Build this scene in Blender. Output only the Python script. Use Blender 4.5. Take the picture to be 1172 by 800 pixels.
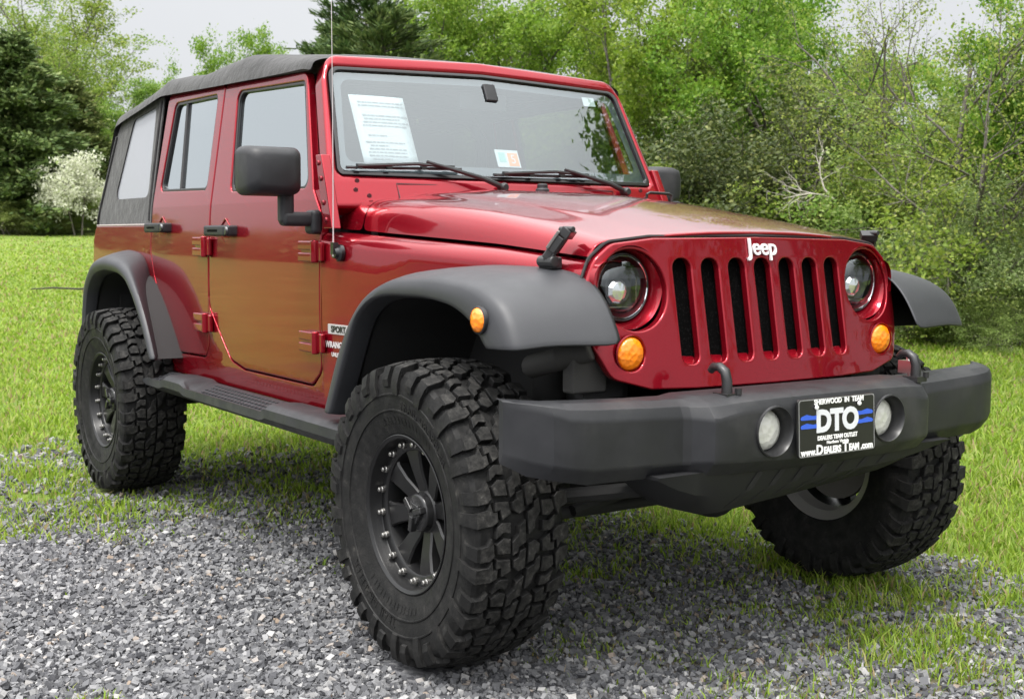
import bpy, bmesh, math, random
import numpy as np
from mathutils import Vector, Matrix
R = math.radians
scene = bpy.context.scene
col = scene.collection
for o in list(bpy.data.objects): bpy.data.objects.remove(o)

# ------------------------------------------------------------------ camera
CAMP = (3.026, -2.6892, 1.2245); YAW, PITCH, ROLL = 2.540946, -0.089444, 0.006626
def cam_axes():
    cy, sy, cp, sp = math.cos(YAW), math.sin(YAW), math.cos(PITCH), math.sin(PITCH)
    f = Vector((cy*cp, sy*cp, sp)); r = Vector((sy, -cy, 0)); u = r.cross(f)
    c, s = math.cos(ROLL), math.sin(ROLL)
    return c*r + s*u, -s*r + c*u, f
cr, cu, cf = cam_axes()
cd = bpy.data.cameras.new('camera'); cam = bpy.data.objects.new('camera', cd); col.objects.link(cam)
m = Matrix((cr, cu, -cf)).transposed().to_4x4(); m.translation = Vector(CAMP)
cam.matrix_world = m
cd.sensor_width = 36; cd.lens = 43.364; cd.clip_start = .05; cd.clip_end = 3000
cd.dof.use_dof = True; cd.dof.focus_distance = 4.1; cd.dof.aperture_fstop = 8
scene.camera = cam

# ------------------------------------------------------------------ light: bright overcast
SUN_EL, SUN_AZ = R(68), R(-60)          # azimuth of the sun, counter-clockwise from +x
w = bpy.data.worlds.new('World'); scene.world = w; w.use_nodes = True
nt = w.node_tree; N = nt.nodes; L = nt.links
bg = N['Background']; bg.inputs['Strength'].default_value = 0.1
sky = N.new('ShaderNodeTexSky'); sky.sky_type = 'NISHITA'; sky.sun_disc = False
sky.sun_elevation = SUN_EL; sky.sun_rotation = R(90) - SUN_AZ
hs = N.new('ShaderNodeHueSaturation'); hs.inputs['Saturation'].default_value = .35
L.new(sky.outputs[0], hs.inputs['Color'])
tc = N.new('ShaderNodeTexCoord'); sx = N.new('ShaderNodeSeparateXYZ'); L.new(tc.outputs['Generated'], sx.inputs[0])
ns = N.new('ShaderNodeTexNoise'); ns.inputs['Scale'].default_value = 2.2; ns.inputs['Detail'].default_value = 5
L.new(tc.outputs['Generated'], ns.inputs['Vector'])
mp = N.new('ShaderNodeMapRange'); mp.inputs['From Min'].default_value = .3; mp.inputs['From Max'].default_value = .7
mp.inputs['To Min'].default_value = -.10; mp.inputs['To Max'].default_value = .10
L.new(ns.outputs[0], mp.inputs['Value'])
ad = N.new('ShaderNodeMath'); ad.operation = 'ADD'; L.new(sx.outputs['Z'], ad.inputs[0]); L.new(mp.outputs[0], ad.inputs[1])
rp_ = N.new('ShaderNodeValToRGB'); L.new(ad.outputs[0], rp_.inputs[0])
e = rp_.color_ramp.elements
e[0].position = 0.0; e[0].color = (.24, .244, .252, 1); e[1].position = .80; e[1].color = (1, 1, 1, 1)
x = e.new(.24); x.color = (.29, .294, .302, 1)
sc_ = N.new('ShaderNodeVectorMath'); sc_.operation = 'SCALE'; sc_.inputs['Scale'].default_value = 20
sunv = N.new('ShaderNodeVectorMath'); sunv.operation = 'DOT_PRODUCT'; L.new(tc.outputs['Generated'], sunv.inputs[0])
sunv.inputs[1].default_value = (math.cos(SUN_EL)*math.cos(SUN_AZ), math.cos(SUN_EL)*math.sin(SUN_AZ), math.sin(SUN_EL))
glow = N.new('ShaderNodeMapRange'); glow.inputs['From Min'].default_value = -.1; glow.inputs['From Max'].default_value = 1; glow.inputs['To Min'].default_value = 0; glow.inputs['To Max'].default_value = 1
L.new(sunv.outputs['Value'], glow.inputs['Value'])
pw_ = N.new('ShaderNodeMath'); pw_.operation = 'POWER'; pw_.inputs[1].default_value = 1.6; L.new(glow.outputs[0], pw_.inputs[0])
ml = N.new('ShaderNodeMath'); ml.operation = 'MULTIPLY_ADD'; ml.inputs[1].default_value = .75; ml.inputs[2].default_value = .88; L.new(pw_.outputs[0], ml.inputs[0])
hz = N.new('ShaderNodeVectorMath'); hz.operation = 'SCALE'; L.new(rp_.outputs[0], hz.inputs[0]); L.new(ml.outputs[0], hz.inputs['Scale'])
# the cloud is thinner low down on the sun's side
lowg = N.new('ShaderNodeVectorMath'); lowg.operation = 'DOT_PRODUCT'; L.new(tc.outputs['Generated'], lowg.inputs[0]); lowg.inputs[1].default_value = (math.cos(SUN_AZ-.55), math.sin(SUN_AZ-.55), 0)
lm = N.new('ShaderNodeMapRange'); lm.inputs['From Min'].default_value = .1; lm.inputs['From Max'].default_value = .95; lm.inputs['To Min'].default_value = 0; lm.inputs['To Max'].default_value = .20; L.new(lowg.outputs['Value'], lm.inputs['Value'])
ad2 = N.new('ShaderNodeVectorMath'); ad2.operation = 'ADD'; L.new(hz.outputs[0], ad2.inputs[0]); L.new(lm.outputs[0], ad2.inputs[1])
L.new(ad2.outputs[0], sc_.inputs[0])
mx = N.new('ShaderNodeMix'); mx.data_type = 'RGBA'; mx.inputs[0].default_value = .85
L.new(hs.outputs[0], mx.inputs[6]); L.new(sc_.outputs[0], mx.inputs[7]); L.new(mx.outputs[2], bg.inputs['Color'])
sd = bpy.data.lights.new('sun', 'SUN'); sd.energy = 2.2; sd.angle = R(13); sd.color = (1, .965, .91)
so = bpy.data.objects.new('sun', sd); col.objects.link(so)
sv = Vector((math.cos(SUN_EL)*math.cos(SUN_AZ), math.cos(SUN_EL)*math.sin(SUN_AZ), math.sin(SUN_EL)))
so.rotation_euler = sv.to_track_quat('Z', 'Y').to_euler(); so.location = sv*60
vs = scene.view_settings; vs.view_transform = 'Standard'; vs.look = 'None'; vs.exposure = 0.72; vs.gamma = 1; vs.use_curve_mapping = False
scene.cycles.max_bounces = 8; scene.cycles.transparent_max_bounces = 12
scene.cycles.use_adaptive_sampling = True; scene.cycles.adaptive_threshold = .015
scene.cycles.sample_clamp_indirect = 6

# ------------------------------------------------------------------ materials
def mat(name, base, rough=.5, metal=0, coat=0, spec=.5, **k):
    m = bpy.data.materials.new(name); m.use_nodes = True
    b = m.node_tree.nodes['Principled BSDF']
    b.inputs['Base Color'].default_value = (*base, 1); b.inputs['Roughness'].default_value = rough
    b.inputs['Metallic'].default_value = metal; b.inputs['Coat Weight'].default_value = coat
    b.inputs['Coat Roughness'].default_value = k.get('coat_rough', .03); b.inputs['Specular IOR Level'].default_value = spec
    if 'trans' in k: b.inputs['Transmission Weight'].default_value = k['trans']
    if 'ior' in k: b.inputs['IOR'].default_value = k['ior']
    return m
def nodes(m): return m.node_tree.nodes, m.node_tree.links, m.node_tree.nodes['Principled BSDF']
def texco(m, out='Object'):
    n, l, b = nodes(m); t = n.new('ShaderNodeTexCoord'); return t.outputs[out]
def noise(m, scale, detail=4, rough=.55, co=None):
    n, l, b = nodes(m); t = n.new('ShaderNodeTexNoise'); t.inputs['Scale'].default_value = scale
    t.inputs['Detail'].default_value = detail; t.inputs['Roughness'].default_value = rough
    if co is None: co = texco(m)
    l.new(co, t.inputs['Vector']); return t.outputs[0]
def ramp(m, src, stops):
    n, l, b = nodes(m); r = n.new('ShaderNodeValToRGB'); l.new(src, r.inputs[0]); e = r.color_ramp.elements
    while len(e) < len(stops): e.new(.5)
    for q, (p, c) in zip(e, stops): q.position = p; q.color = (*c, 1)
    return r.outputs[0]
def bump(m, src, strength=.3, dist=.01):
    n, l, b = nodes(m); q = n.new('ShaderNodeBump'); q.inputs['Strength'].default_value = strength; q.inputs['Distance'].default_value = dist
    l.new(src, q.inputs['Height']); l.new(q.outputs[0], b.inputs['Normal']); return q
def rough_var(m, src, a, b_):
    n, l, b = nodes(m); q = n.new('ShaderNodeMapRange'); q.inputs['To Min'].default_value = a; q.inputs['To Max'].default_value = b_
    q.inputs['From Min'].default_value = .3; q.inputs['From Max'].default_value = .7
    l.new(src, q.inputs['Value']); l.new(q.outputs[0], b.inputs['Roughness'])
def mixc(m, fac, a, b_):
    n, l, b = nodes(m); q = n.new('ShaderNodeMix'); q.data_type = 'RGBA'
    for v, i in ((fac, 0), (a, 6), (b_, 7)):
        if isinstance(v, tuple): q.inputs[i].default_value = (*v, 1)
        elif isinstance(v, (int, float)): q.inputs[i].default_value = v
        else: l.new(v, q.inputs[i])
    return q.outputs[2]

RED = mat('red_metallic_paint', (.25, .005, .011), .27, .62, 1.0, spec=.08)
n_, l_, b_ = nodes(RED)
fl = noise(RED, 900, 2); l_.new(ramp(RED, fl, [(.3, (.205, .0028, .009)), (.7, (.285, .0055, .016))]), b_.inputs['Base Color'])
b_.inputs['Coat IOR'].default_value = 1.38
cr_ = n_.new('ShaderNodeMapRange'); cr_.inputs['To Min'].default_value = .015; cr_.inputs['To Max'].default_value = .09; cr_.inputs['From Min'].default_value = .35; cr_.inputs['From Max'].default_value = .75; l_.new(noise(RED, 3.5, 5, .65), cr_.inputs['Value']); l_.new(cr_.outputs[0], b_.inputs['Coat Roughness'])
BLACKPL = mat('textured_black_plastic', (.045, .046, .050), .5, spec=.42)
bump(BLACKPL, noise(BLACKPL, 500, 3), .12, .002); rough_var(BLACKPL, noise(BLACKPL, 14, 5), .42, .6)
n_, l_, b_ = nodes(BLACKPL); l_.new(ramp(BLACKPL, noise(BLACKPL, 5, 6, .65), [(.35, (.011, .0115, .0135)), (.55, (.017, .0175, .020)), (.72, (.032, .0315, .033))]), b_.inputs['Base Color'])
FLAREPL = mat('grey_black_flare_plastic', (.028, .029, .033), .5)
bump(FLAREPL, noise(FLAREPL, 600, 3), .10, .002); rough_var(FLAREPL, noise(FLAREPL, 9, 5), .44, .58)
DARK = mat('dark_underbody', (.012, .012, .012), .8)
SOOT = mat('black_liner_plastic', (.012, .012, .0125), .7)
GLOSSBLK = mat('gloss_black', (.012, .012, .013), .18)
SATINBLK = mat('satin_black', (.018, .018, .019), .38)
RUBBER = mat('tyre_rubber', (.022, .022, .022), .72, spec=.22)
n_, l_, b_ = nodes(RUBBER)
d1 = noise(RUBBER, 22, 6, .7); l_.new(ramp(RUBBER, d1, [(.44, (.008, .008, .008)), (.62, (.017, .0165, .016)), (.76, (.06, .057, .05))]), b_.inputs['Base Color'])
bump(RUBBER, noise(RUBBER, 160, 4), .35, .003); rough_var(RUBBER, noise(RUBBER, 30, 4), .5, .85)
RIMBLK = mat('matte_black_rim', (.010, .010, .0105), .36, .2)
STEEL = mat('zinc_bolt', (.72, .71, .69), .28, 1)
CHROME = mat('chrome', (.85, .85, .86), .08, 1)
TREAD = mat('dusty_tread', (.06, .058, .055), .8, spec=.2)
n_, l_, b_ = nodes(TREAD); l_.new(ramp(TREAD, noise(TREAD, 45, 6, .75), [(.40, (.009, .009, .0088)), (.57, (.028, .027, .0255)), (.76, (.09, .086, .08))]), b_.inputs['Base Color']); bump(TREAD, noise(TREAD, 220, 4), .5, .003)
BRAKE = mat('cast_iron', (.16, .15, .145), .5, .8)
ALLOY = mat('bare_barrel_metal', (.58, .56, .54), .4, .75)
AMBER = mat('amber_lens', (.95, .24, .008), .16, 0, .6)
n_, l_, b_ = nodes(AMBER)
vo = n_.new('ShaderNodeTexVoronoi'); vo.inputs['Scale'].default_value = 70; l_.new(texco(AMBER), vo.inputs['Vector']); bump(AMBER, vo.outputs['Distance'], .5, .006)
WHITE = mat('white_print', (.82, .82, .80), .5)
PAPER = mat('paper', (.47, .50, .50), .7)
INK = mat('grey_ink', (.22, .23, .23), .8)
BLUE = mat('blue_print', (.03, .10, .55), .5)
REDPRINT = mat('orange_print', (.75, .27, .12), .5)
PLATEBLK = mat('black_plate_print', (.012, .012, .012), .35)
SILVERPRINT = mat('silver_print', (.62, .64, .66), .4)
BADGE = mat('badge_silver', (.36, .35, .34), .4)
DECAL = mat('side_decal_print', (.46, .44, .43), .5)
CLOTH = mat('black_soft_top_fabric', (.030, .029, .030), .85)
n_, l_, b_ = nodes(CLOTH); l_.new(ramp(CLOTH, noise(CLOTH, 8, 6, .6), [(.35, (.013, .0125, .013)), (.7, (.032, .031, .031))]), b_.inputs['Base Color'])
bump(CLOTH, noise(CLOTH, 16, 5), .5, .02)
b_.inputs['Sheen Weight'].default_value = .15
SEATM = mat('seat_fabric', (.05, .05, .055), .9)
DASH = mat('dash_plastic', (.035, .035, .038), .6)
VINYL = mat('clear_vinyl', (.24, .25, .27), .22, 0, .5)
bump(VINYL, noise(VINYL, 6, 3), .12, .02)
def glass(name, tint, refl, base=(.02, .022, .024)):
    m = bpy.data.materials.new(name); m.use_nodes = True
    n, l = m.node_tree.nodes, m.node_tree.links; n.clear()
    o = n.new('ShaderNodeOutputMaterial'); mxs = n.new('ShaderNodeMixShader'); tr = n.new('ShaderNodeBsdfTransparent'); gl = n.new('ShaderNodeBsdfGlossy')
    tr.inputs[0].default_value = (*tint, 1); gl.inputs['Roughness'].default_value = .015; gl.inputs[0].default_value = (.90, .97, 1, 1)
    fr = n.new('ShaderNodeFresnel'); fr.inputs[0].default_value = 1.52
    ma = n.new('ShaderNodeMath'); ma.operation = 'MULTIPLY_ADD'; ma.inputs[1].default_value = 1.0; ma.inputs[2].default_value = refl; ma.use_clamp = True
    ge = n.new('ShaderNodeNewGeometry'); iv = n.new('ShaderNodeMath'); iv.operation = 'SUBTRACT'; iv.inputs[0].default_value = 1; l.new(ge.outputs['Backfacing'], iv.inputs[1])
    mu = n.new('ShaderNodeMath'); mu.operation = 'MULTIPLY'; l.new(iv.outputs[0], mu.inputs[1]); l.new(ma.outputs[0], mu.inputs[0])
    l.new(fr.outputs[0], ma.inputs[0]); l.new(mu.outputs[0], mxs.inputs[0]); l.new(tr.outputs[0], mxs.inputs[1]); l.new(gl.outputs[0], mxs.inputs[2]); l.new(mxs.outputs[0], o.inputs[0])
    return m
GLASS = glass('windscreen_glass', (.86, .90, .91), .095)
SIDEGLASS = glass('side_glass', (.60, .63, .63), .42)
LENS = glass('lamp_lens', (.92, .94, .95), .03)
LAMPBLK = mat('lamp_housing_black', (.008, .008, .009), .4, spec=.3)
FOGLENS = mat('fog_lens', (.62, .62, .58), .15, 0, .8)
n_, l_, b_ = nodes(FOGLENS); vo = n_.new('ShaderNodeTexVoronoi'); vo.inputs['Scale'].default_value = 60; l_.new(texco(FOGLENS), vo.inputs['Vector']); bump(FOGLENS, vo.outputs['Distance'], .5, .006)

# ------------------------------------------------------------------ mesh helpers
class MB:
    def __init__(s): s.v = []; s.f = []; s.mi = []
    def add(s, v, f, m=0):
        o = len(s.v); s.v += [tuple(p) for p in v]; s.f += [tuple(i+o for i in q) for q in f]; s.mi += [m]*len(f); return s
    def box(s, c, d, m=0, rot=None):
        v = []
        for k in range(8):
            p = Vector(((k & 1)-.5, ((k >> 1) & 1)-.5, ((k >> 2) & 1)-.5)); p = Vector((p.x*d[0], p.y*d[1], p.z*d[2]))
            if rot is not None: p = rot @ p
            v.append(p+Vector(c))
        return s.add(v, [(0, 2, 3, 1), (4, 5, 7, 6), (0, 1, 5, 4), (2, 6, 7, 3), (0, 4, 6, 2), (1, 3, 7, 5)], m)
    def loft(s, rings, closed=True, cap=True, m=0):
        n = len(rings[0]); v = [p for r in rings for p in r]; f = []
        for i in range(len(rings)-1):
            for j in range(n if closed else n-1):
                k = (j+1) % n; f.append((i*n+j, i*n+k, (i+1)*n+k, (i+1)*n+j))
        if cap and closed: f.append(tuple(range(n-1, -1, -1))); f.append(tuple((len(rings)-1)*n+j for j in range(n)))
        return s.add(v, f, m)
    def tube(s, pts, rad, n=8, m=0, cap=True):
        pts = [Vector(p) for p in pts]; rings = []
        if not hasattr(rad, '__len__'): rad = [rad]*len(pts)
        up = Vector((0.13, .21, 1)).normalized()
        for i, p in enumerate(pts):
            t = (pts[min(i+1, len(pts)-1)]-pts[max(i-1, 0)]).normalized()
            a = t.cross(up)
            if a.length < .05: a = t.cross(Vector((1, 0, 0)))
            a.normalize(); b = a.cross(t)
            rings.append([p+(a*math.cos(2*math.pi*k/n)+b*math.sin(2*math.pi*k/n))*rad[i] for k in range(n)])
        return s.loft(rings, True, cap, m)
    def lathe(s, prof, n=32, c=(0, 0, 0), axis='y', m=0, closed=False):
        v = []; f = []; k = len(prof)
        for i in range(n):
            a = 2*math.pi*i/n; ca, sa = math.cos(a), math.sin(a)
            for (h, r) in prof:
                p = {'y': (r*ca, h, r*sa), 'x': (h, r*ca, r*sa), 'z': (r*ca, r*sa, h)}[axis]
                v.append((p[0]+c[0], p[1]+c[1], p[2]+c[2]))
        for i in range(n):
            i2 = (i+1) % n
            for j in range(k if closed else k-1):
                j2 = (j+1) % k; f.append((i*k+j, i*k+j2, i2*k+j2, i2*k+j))
        return s.add(v, f, m)
    def mesh(s, name):
        me = bpy.data.meshes.new(name); me.from_pydata(s.v, [], s.f); me.update()
        me.polygons.foreach_set('material_index', s.mi)
        return me
    def obj(s, name, mats, parent=None, angle=35, bevel=0, sub=0, weld=False, seg=2):
        me = s.mesh(name); return finish(me, name, mats, parent, angle, bevel, sub, weld, seg)
def finish(me, name, mats, parent=None, angle=35, bevel=0, sub=0, weld=False, seg=2, wn=False):
    bm = bmesh.new(); bm.from_mesh(me)
    if weld: bmesh.ops.remove_doubles(bm, verts=bm.verts, dist=1e-5)
    bmesh.ops.recalc_face_normals(bm, faces=bm.faces); bm.to_mesh(me); bm.free()
    if angle: me.shade_smooth(); me.set_sharp_from_angle(angle=R(angle))
    o = bpy.data.objects.new(name, me); col.objects.link(o)
    for mm in (mats if isinstance(mats, (list, tuple)) else [mats]): me.materials.append(mm)
    if bevel:
        q = o.modifiers.new('bevel', 'BEVEL'); q.width = bevel; q.segments = seg; q.limit_method = 'ANGLE'; q.angle_limit = R(28); q.harden_normals = False
        me.shade_smooth()
        for ed in me.edges: ed.use_edge_sharp = False
        q = o.modifiers.new('wn', 'WEIGHTED_NORMAL'); q.weight = 60
    if sub:
        q = o.modifiers.new('sub', 'SUBSURF'); q.levels = q.render_levels = sub
    if wn:
        q = o.modifiers.new('wn', 'WEIGHTED_NORMAL'); q.weight = 60; q.keep_sharp = True
    if parent: o.parent = parent
    return o
def fillet(pts, seg=5):
    """pts (a, b, radius) -> rounded polygon"""
    out = []; n = len(pts)
    for i in range(n):
        p = Vector(pts[i][:2]); r = pts[i][2] if len(pts[i]) > 2 else 0
        if r <= 0: out.append(tuple(p)); continue
        a = Vector(pts[i-1][:2])-p; b = Vector(pts[(i+1) % n][:2])-p
        la, lb = a.length, b.length; a.normalize(); b.normalize()
        ang = a.angle(b)
        if ang > 3.12: out.append(tuple(p)); continue
        t = min(r/math.tan(ang/2), la*.48, lb*.48); r2 = t*math.tan(ang/2)
        bis = (a+b).normalized(); c = p+bis*(r2/math.sin(ang/2))
        s0 = p+a*t-c; s1 = p+b*t-c
        a0 = math.atan2(s0.y, s0.x); a1 = math.atan2(s1.y, s1.x); d = (a1-a0+math.pi) % (2*math.pi)-math.pi
        for k in range(seg+1):
            q = a0+d*k/seg; out.append((c.x+r2*math.cos(q), c.y+r2*math.sin(q)))
    return out
def circle(ca, cb, r, n=32): return [(ca+r*math.cos(2*math.pi*k/n), cb+r*math.sin(2*math.pi*k/n)) for k in range(n)]
def eval_mesh(o):
    dg = bpy.context.evaluated_depsgraph_get(); dg.update()
    return bpy.data.meshes.new_from_object(o.evaluated_get(dg), depsgraph=dg)
def plate_mesh(outline, holes=(), depth=.02, bev=.003, warp=None, cuts_a=(), cuts_b=(), bres=1):
    cu_ = bpy.data.curves.new('c', 'CURVE'); cu_.dimensions = '2D'; cu_.fill_mode = 'BOTH'
    for poly in [outline]+list(holes):
        s = cu_.splines.new('POLY'); s.points.add(len(poly)-1); s.use_cyclic_u = True
        for p, q in zip(s.points, poly): p.co = (q[0], q[1], 0, 1)
    cu_.extrude = max(depth/2-bev, 0); cu_.bevel_depth = bev; cu_.bevel_resolution = bres; cu_.offset = -bev
    o = bpy.data.objects.new('c', cu_); col.objects.link(o); me = eval_mesh(o); bpy.data.objects.remove(o); bpy.data.curves.remove(cu_)
    bm = bmesh.new(); bm.from_mesh(me); bmesh.ops.remove_doubles(bm, verts=bm.verts, dist=2e-5)
    for cuts, no in ((cuts_a, (1, 0, 0)), (cuts_b, (0, 1, 0))):
        for c in cuts:
            bmesh.ops.bisect_plane(bm, geom=bm.verts[:]+bm.edges[:]+bm.faces[:], plane_co=(no[0]*c, no[1]*c, 0), plane_no=no)
    if warp:
        for v in bm.verts: v.co = warp(v.co.x, v.co.y, v.co.z)
    bmesh.ops.recalc_face_normals(bm, faces=bm.faces)
    bm.to_mesh(me); bm.free(); return me
def plate(name, mats, parent, outline, holes=(), depth=.02, bev=.003, warp=None, cuts_a=(), cuts_b=(), bres=1, angle=40):
    me = plate_mesh(outline, holes, depth, bev, warp, cuts_a, cuts_b, bres); me.name = name; me.materials.clear()
    return finish(me, name, mats, parent, angle=angle, wn=True)
def text_mesh(body, size, warp, depth=.001, bold=0, align='CENTER', spacing=1, sx=1, shear=0):
    cu_ = bpy.data.curves.new('t', 'FONT'); cu_.body = body; cu_.size = size; cu_.extrude = depth/2; cu_.offset = bold
    cu_.align_x = align; cu_.align_y = 'CENTER'; cu_.space_character = spacing; cu_.shear = shear; cu_.resolution_u = 4
    o = bpy.data.objects.new('t', cu_); col.objects.link(o); me = eval_mesh(o); bpy.data.objects.remove(o); bpy.data.curves.remove(cu_)
    me.materials.clear()
    for v in me.vertices: v.co = warp(v.co.x*sx, v.co.y, v.co.z)
    return me
def text(name, mats, parent, *a, **k): return finish(text_mesh(*a, **k), name, mats, parent, angle=30)
def empty(name, loc=(0, 0, 0), parent=None):
    o = bpy.data.objects.new(name, None); col.objects.link(o); o.location = loc; o.empty_display_size = .1
    if parent: o.parent = parent
    return o
def tag(o, label, cat, group=None, kind=None):
    o['label'] = label; o['category'] = cat
    if group: o['group'] = group
    if kind: o['kind'] = kind
    return o
def mirror(o):
    """the same part on the other flank, with its sub-parts"""
    c = o.copy(); col.objects.link(c)
    c.matrix_basis = Matrix.Diagonal((1, -1, 1, 1)) @ o.matrix_basis
    for ch in o.children:
        d = ch.copy(); col.objects.link(d); d.parent = c
    return c
def lerp(a, b, t): return a+(b-a)*t
def itp(x, xs, ys): return float(np.interp(x, xs, ys))
def frange(a, b, s): return [a+s*i for i in range(int((b-a)/s)+1)]

# ================================================================== the car  (x forward, y to its left, z up, front axle at x=0)
car = tag(empty('off_road_car'), 'dark red lifted four-door off-road car with black soft top and big mud tyres', 'off-road car')

def ys(z):
    return .782-.12*(z-1.02)**2 if z < 1.36 else .768-.147*(z-1.36)
def side_warp(off=0.0):
    return lambda a, b, c: Vector((a, -(ys(b)+off+c), b))
def taper(x):                      # flank narrows from the door towards the grille
    t = max(0, min(1, (x+.95)/1.34)); return .782-.165*t**1.15
def seam(x): return itp(x, [-1.0, -.80, -.03, .39], [1.252, 1.243, 1.203, 1.170])
def gx(y, z): return .4125+.19*(1.159-z)-.095*y*y
SIDE_B = frange(.64, 1.36, .045)+[1.36, 1.37]

# ---- tub: two flanks, floor, bulkheads, tail
flank = fillet([(-.958, .60), (-2.58, .60, .03), (-2.68, .72), (-2.80, .90), (-2.90, 1.05, .1), (-3.12, 1.08, .1), (-3.40, 1.04, .1), (-3.50, .85), (-3.52, .74),
    (-3.74, .74, .04), (-3.768, .80), (-3.766, 1.20, .05), (-3.73, 1.277, .04), (-2.818, 1.277), (-2.818, 1.16, .1), (-2.765, 1.04), (-2.565, .765, .1), (-2.50, .712, .06), (-2.44, .695),
    (-2.13, .702, .06), (-2.072, .76, .05), (-2.066, .97), (-2.050, .97), (-2.048, .925, .03), (-1.835, .712, .07), (-1.70, .686, .05), (-1.05, .686, .07), (-.963, .75, .06), (-.960, 1.20), (-.958, 1.20)], 4)
b = plate_mesh(flank, (), .03, .005, side_warp(-.015), (), SIDE_B)
tub = finish(b, 'body_tub', [RED, DARK, SOOT], car, angle=40, wn=True)
mirror(tub).name = 'body_tub'
mb = MB()
mb.box((-2.2, 0, .66), (3.0, 1.46, .05), 1)                               # floor
mb.box((-.98, 0, .95), (.03, 1.44, .62), 1)                               # bulkhead
for s in (-1, 1):
    mb.box((-1.87, s*.70, .70), (1.80, .05, .12), 1)                      # sills behind the doors
    mb.box((-2.06, s*.735, 1.0), (.07, .03, .6), 0)                       # centre post
    mb.box((-2.06, s*.675, 1.55), (.06, .03, .56), 1, Matrix.Rotation(s*.147, 3, 'X'))
    mb.box((-3.0, s*.62, .90), (1.3, .05, .5), 1)                         # inner rear arches
mb.box((-3.745, 0, 1.0), (.04, 1.48, .52), 0)
mb.box((-3.72, 0, .74), (.12, 1.3, .08), 1)
mb.obj('floor_and_bulkheads', [RED, DARK], car, bevel=.004)
mb = MB()                                                                 # dark channel seen through the shut lines
for s in (-1, 1):
    ring = [[(x, s*(ys(z)-.035), z) for z in (.66, .8, 1.0, 1.2, 1.35)] for x in (-2.85, -.93)]
    mb = MB(); mb.loft(ring, False); mb.obj('door_frame', SOOT, car)
# tail lamp seen edge-on at the rear corner
mb = MB(); mb.box((-3.775, -.70, 1.15), (.06, .11, .2))
tl = mb.obj('tail_lamp', mat('red_lens', (.45, .01, .012), .15, 0, .7), car, bevel=.015); mirror(tl)

# ---- front fenders
def fender(s):
    rings = []
    for i in range(29):
        x = lerp(-.956, .392, i/28); y = taper(x); zs = seam(x)
        zb = itp(x, [-.956, -.62, -.50, -.42, .392], [.60, .60, .85, 1.06, 1.06])
        top = [(y-.012*((zs-.06-z)/.6)**2*1.2, z) for z in np.linspace(zb, zs-.055, 6)]
        rr = [(y-.05*(1-math.cos(q)), zs-.055+.05*math.sin(q)) for q in (.35, .8, 1.2, 1.57)]
        rings.append([(x, s*a, b) for a, b in top+rr+[(y-.12, zs-.006)]])
    return MB().loft(rings, False)
f_ = fender(-1).obj('front_fender', RED, car, angle=50); mirror(f_)
# ---- bonnet and the cowl behind it (same crown, split by a shut line)
def hood_ring(x, n=13, lift=0):
    t = (x+.8)/1.2; zs = seam(x)+.006+lift; wd = itp(x, [-1.0, -.8, .40], [.705, .695, .600])
    tt = max(0, t); zc = 1.397-.150*tt**1.55
    if x < -.8: zc = 1.397+.02*(-.8-x)
    ze = zc-itp(x, [-.8, .4], [.034, .020])
    pts = [(wd, zs), (wd-.006, zs+(ze-zs)*.30), (wd-.016, zs+(ze-zs)*.58), (wd-.032, zs+(ze-zs)*.78), (wd-.058, zs+(ze-zs)*.92), (wd-.10, ze-.002)]
    bw = itp(x, [-.8, .40], [.46, .36]); k = .012*min(1, max(.25, (0.42-x)/.9))
    pts += [(bw+.045, ze+.006), (bw+.012, ze+.009), (bw-.02, ze+.009+k), (bw-.07, ze+.012+k), (bw*.5, zc-.001+k*.6), (bw*.2, zc+k*.6), (0, zc+k*.6)]
    return pts
def crown(x0, x1, n, name, front=False):
    rings = []
    for i in range(n+1):
        x = lerp(x0, x1, i/n); h = hood_ring(x)
        full = [(-a, b) for a, b in h]+[(a, b) for a, b in h[-2::-1]]
        rg = []
        for a, b in full:
            xx = x
            if front and i > n*.5:
                u = (i-n*.5)/(n*.5); xx = x-(.4125-gx(a, 1.22))*u*.9
            rg.append((xx, a, b))
        rings.append(rg)
    if front:                                     # rolled front lip
        last = rings[-1]
        for dx, dz in ((.004, -.002), (.007, -.006), (.006, -.011), (-.020, -.013)):
            rg = []
            for (xx, a, b) in last:
                e_ = abs(a)/.6; side = max(0, min(1, (e_-.86)/.14))
                rg.append((xx+dx, a*(1-abs(dz)*side*1.4), b+dz*(1-.75*side)))
            rings.append(rg)
    o = MB().loft(rings, False).obj(name, RED, car, angle=60)
    q = o.modifiers.new('sub', 'SUBSURF'); q.levels = q.render_levels = 1
    return o
hood = crown(-.800, .385, 24, 'hood', True)
cowl = crown(-.975, -.807, 5, 'cowl_panel')
mb = MB(); mb.box((-.80, 0, 1.20), (.05, 1.3, .28)); mb.box((-.2, 0, 1.13), (1.1, 1.22, .03)); mb.obj('engine_bay', DARK, car)
# bonnet stops, washer jet, footman loop
mb = MB()
for (x, y) in ((-.735, .02), ):
    mb.lathe([(0, .026), (.012, .026), (.018, .02), (.03, .02), (.034, .015), (.034, 0)], 20, (x, y, 1.395), 'z')
mb.obj('hood_bumper', BLACKPL, hood)
mb = MB(); mb.tube([(-.70, .50, 1.372), (-.70, .50, 1.402), (-.70, .515, 1.408), (-.70, .615, 1.406), (-.70, .63, 1.40), (-.70, .63, 1.365)], .006, 8)
mb.obj('footman_loop', SATINBLK, hood)
mb = MB(); mb.lathe([(0, .02), (.02, .02), (.035, .012), (.036, 0)], 16, (-.73, .66, 1.335), 'z'); mb.obj('hood_bumper', BLACKPL, hood)

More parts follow.
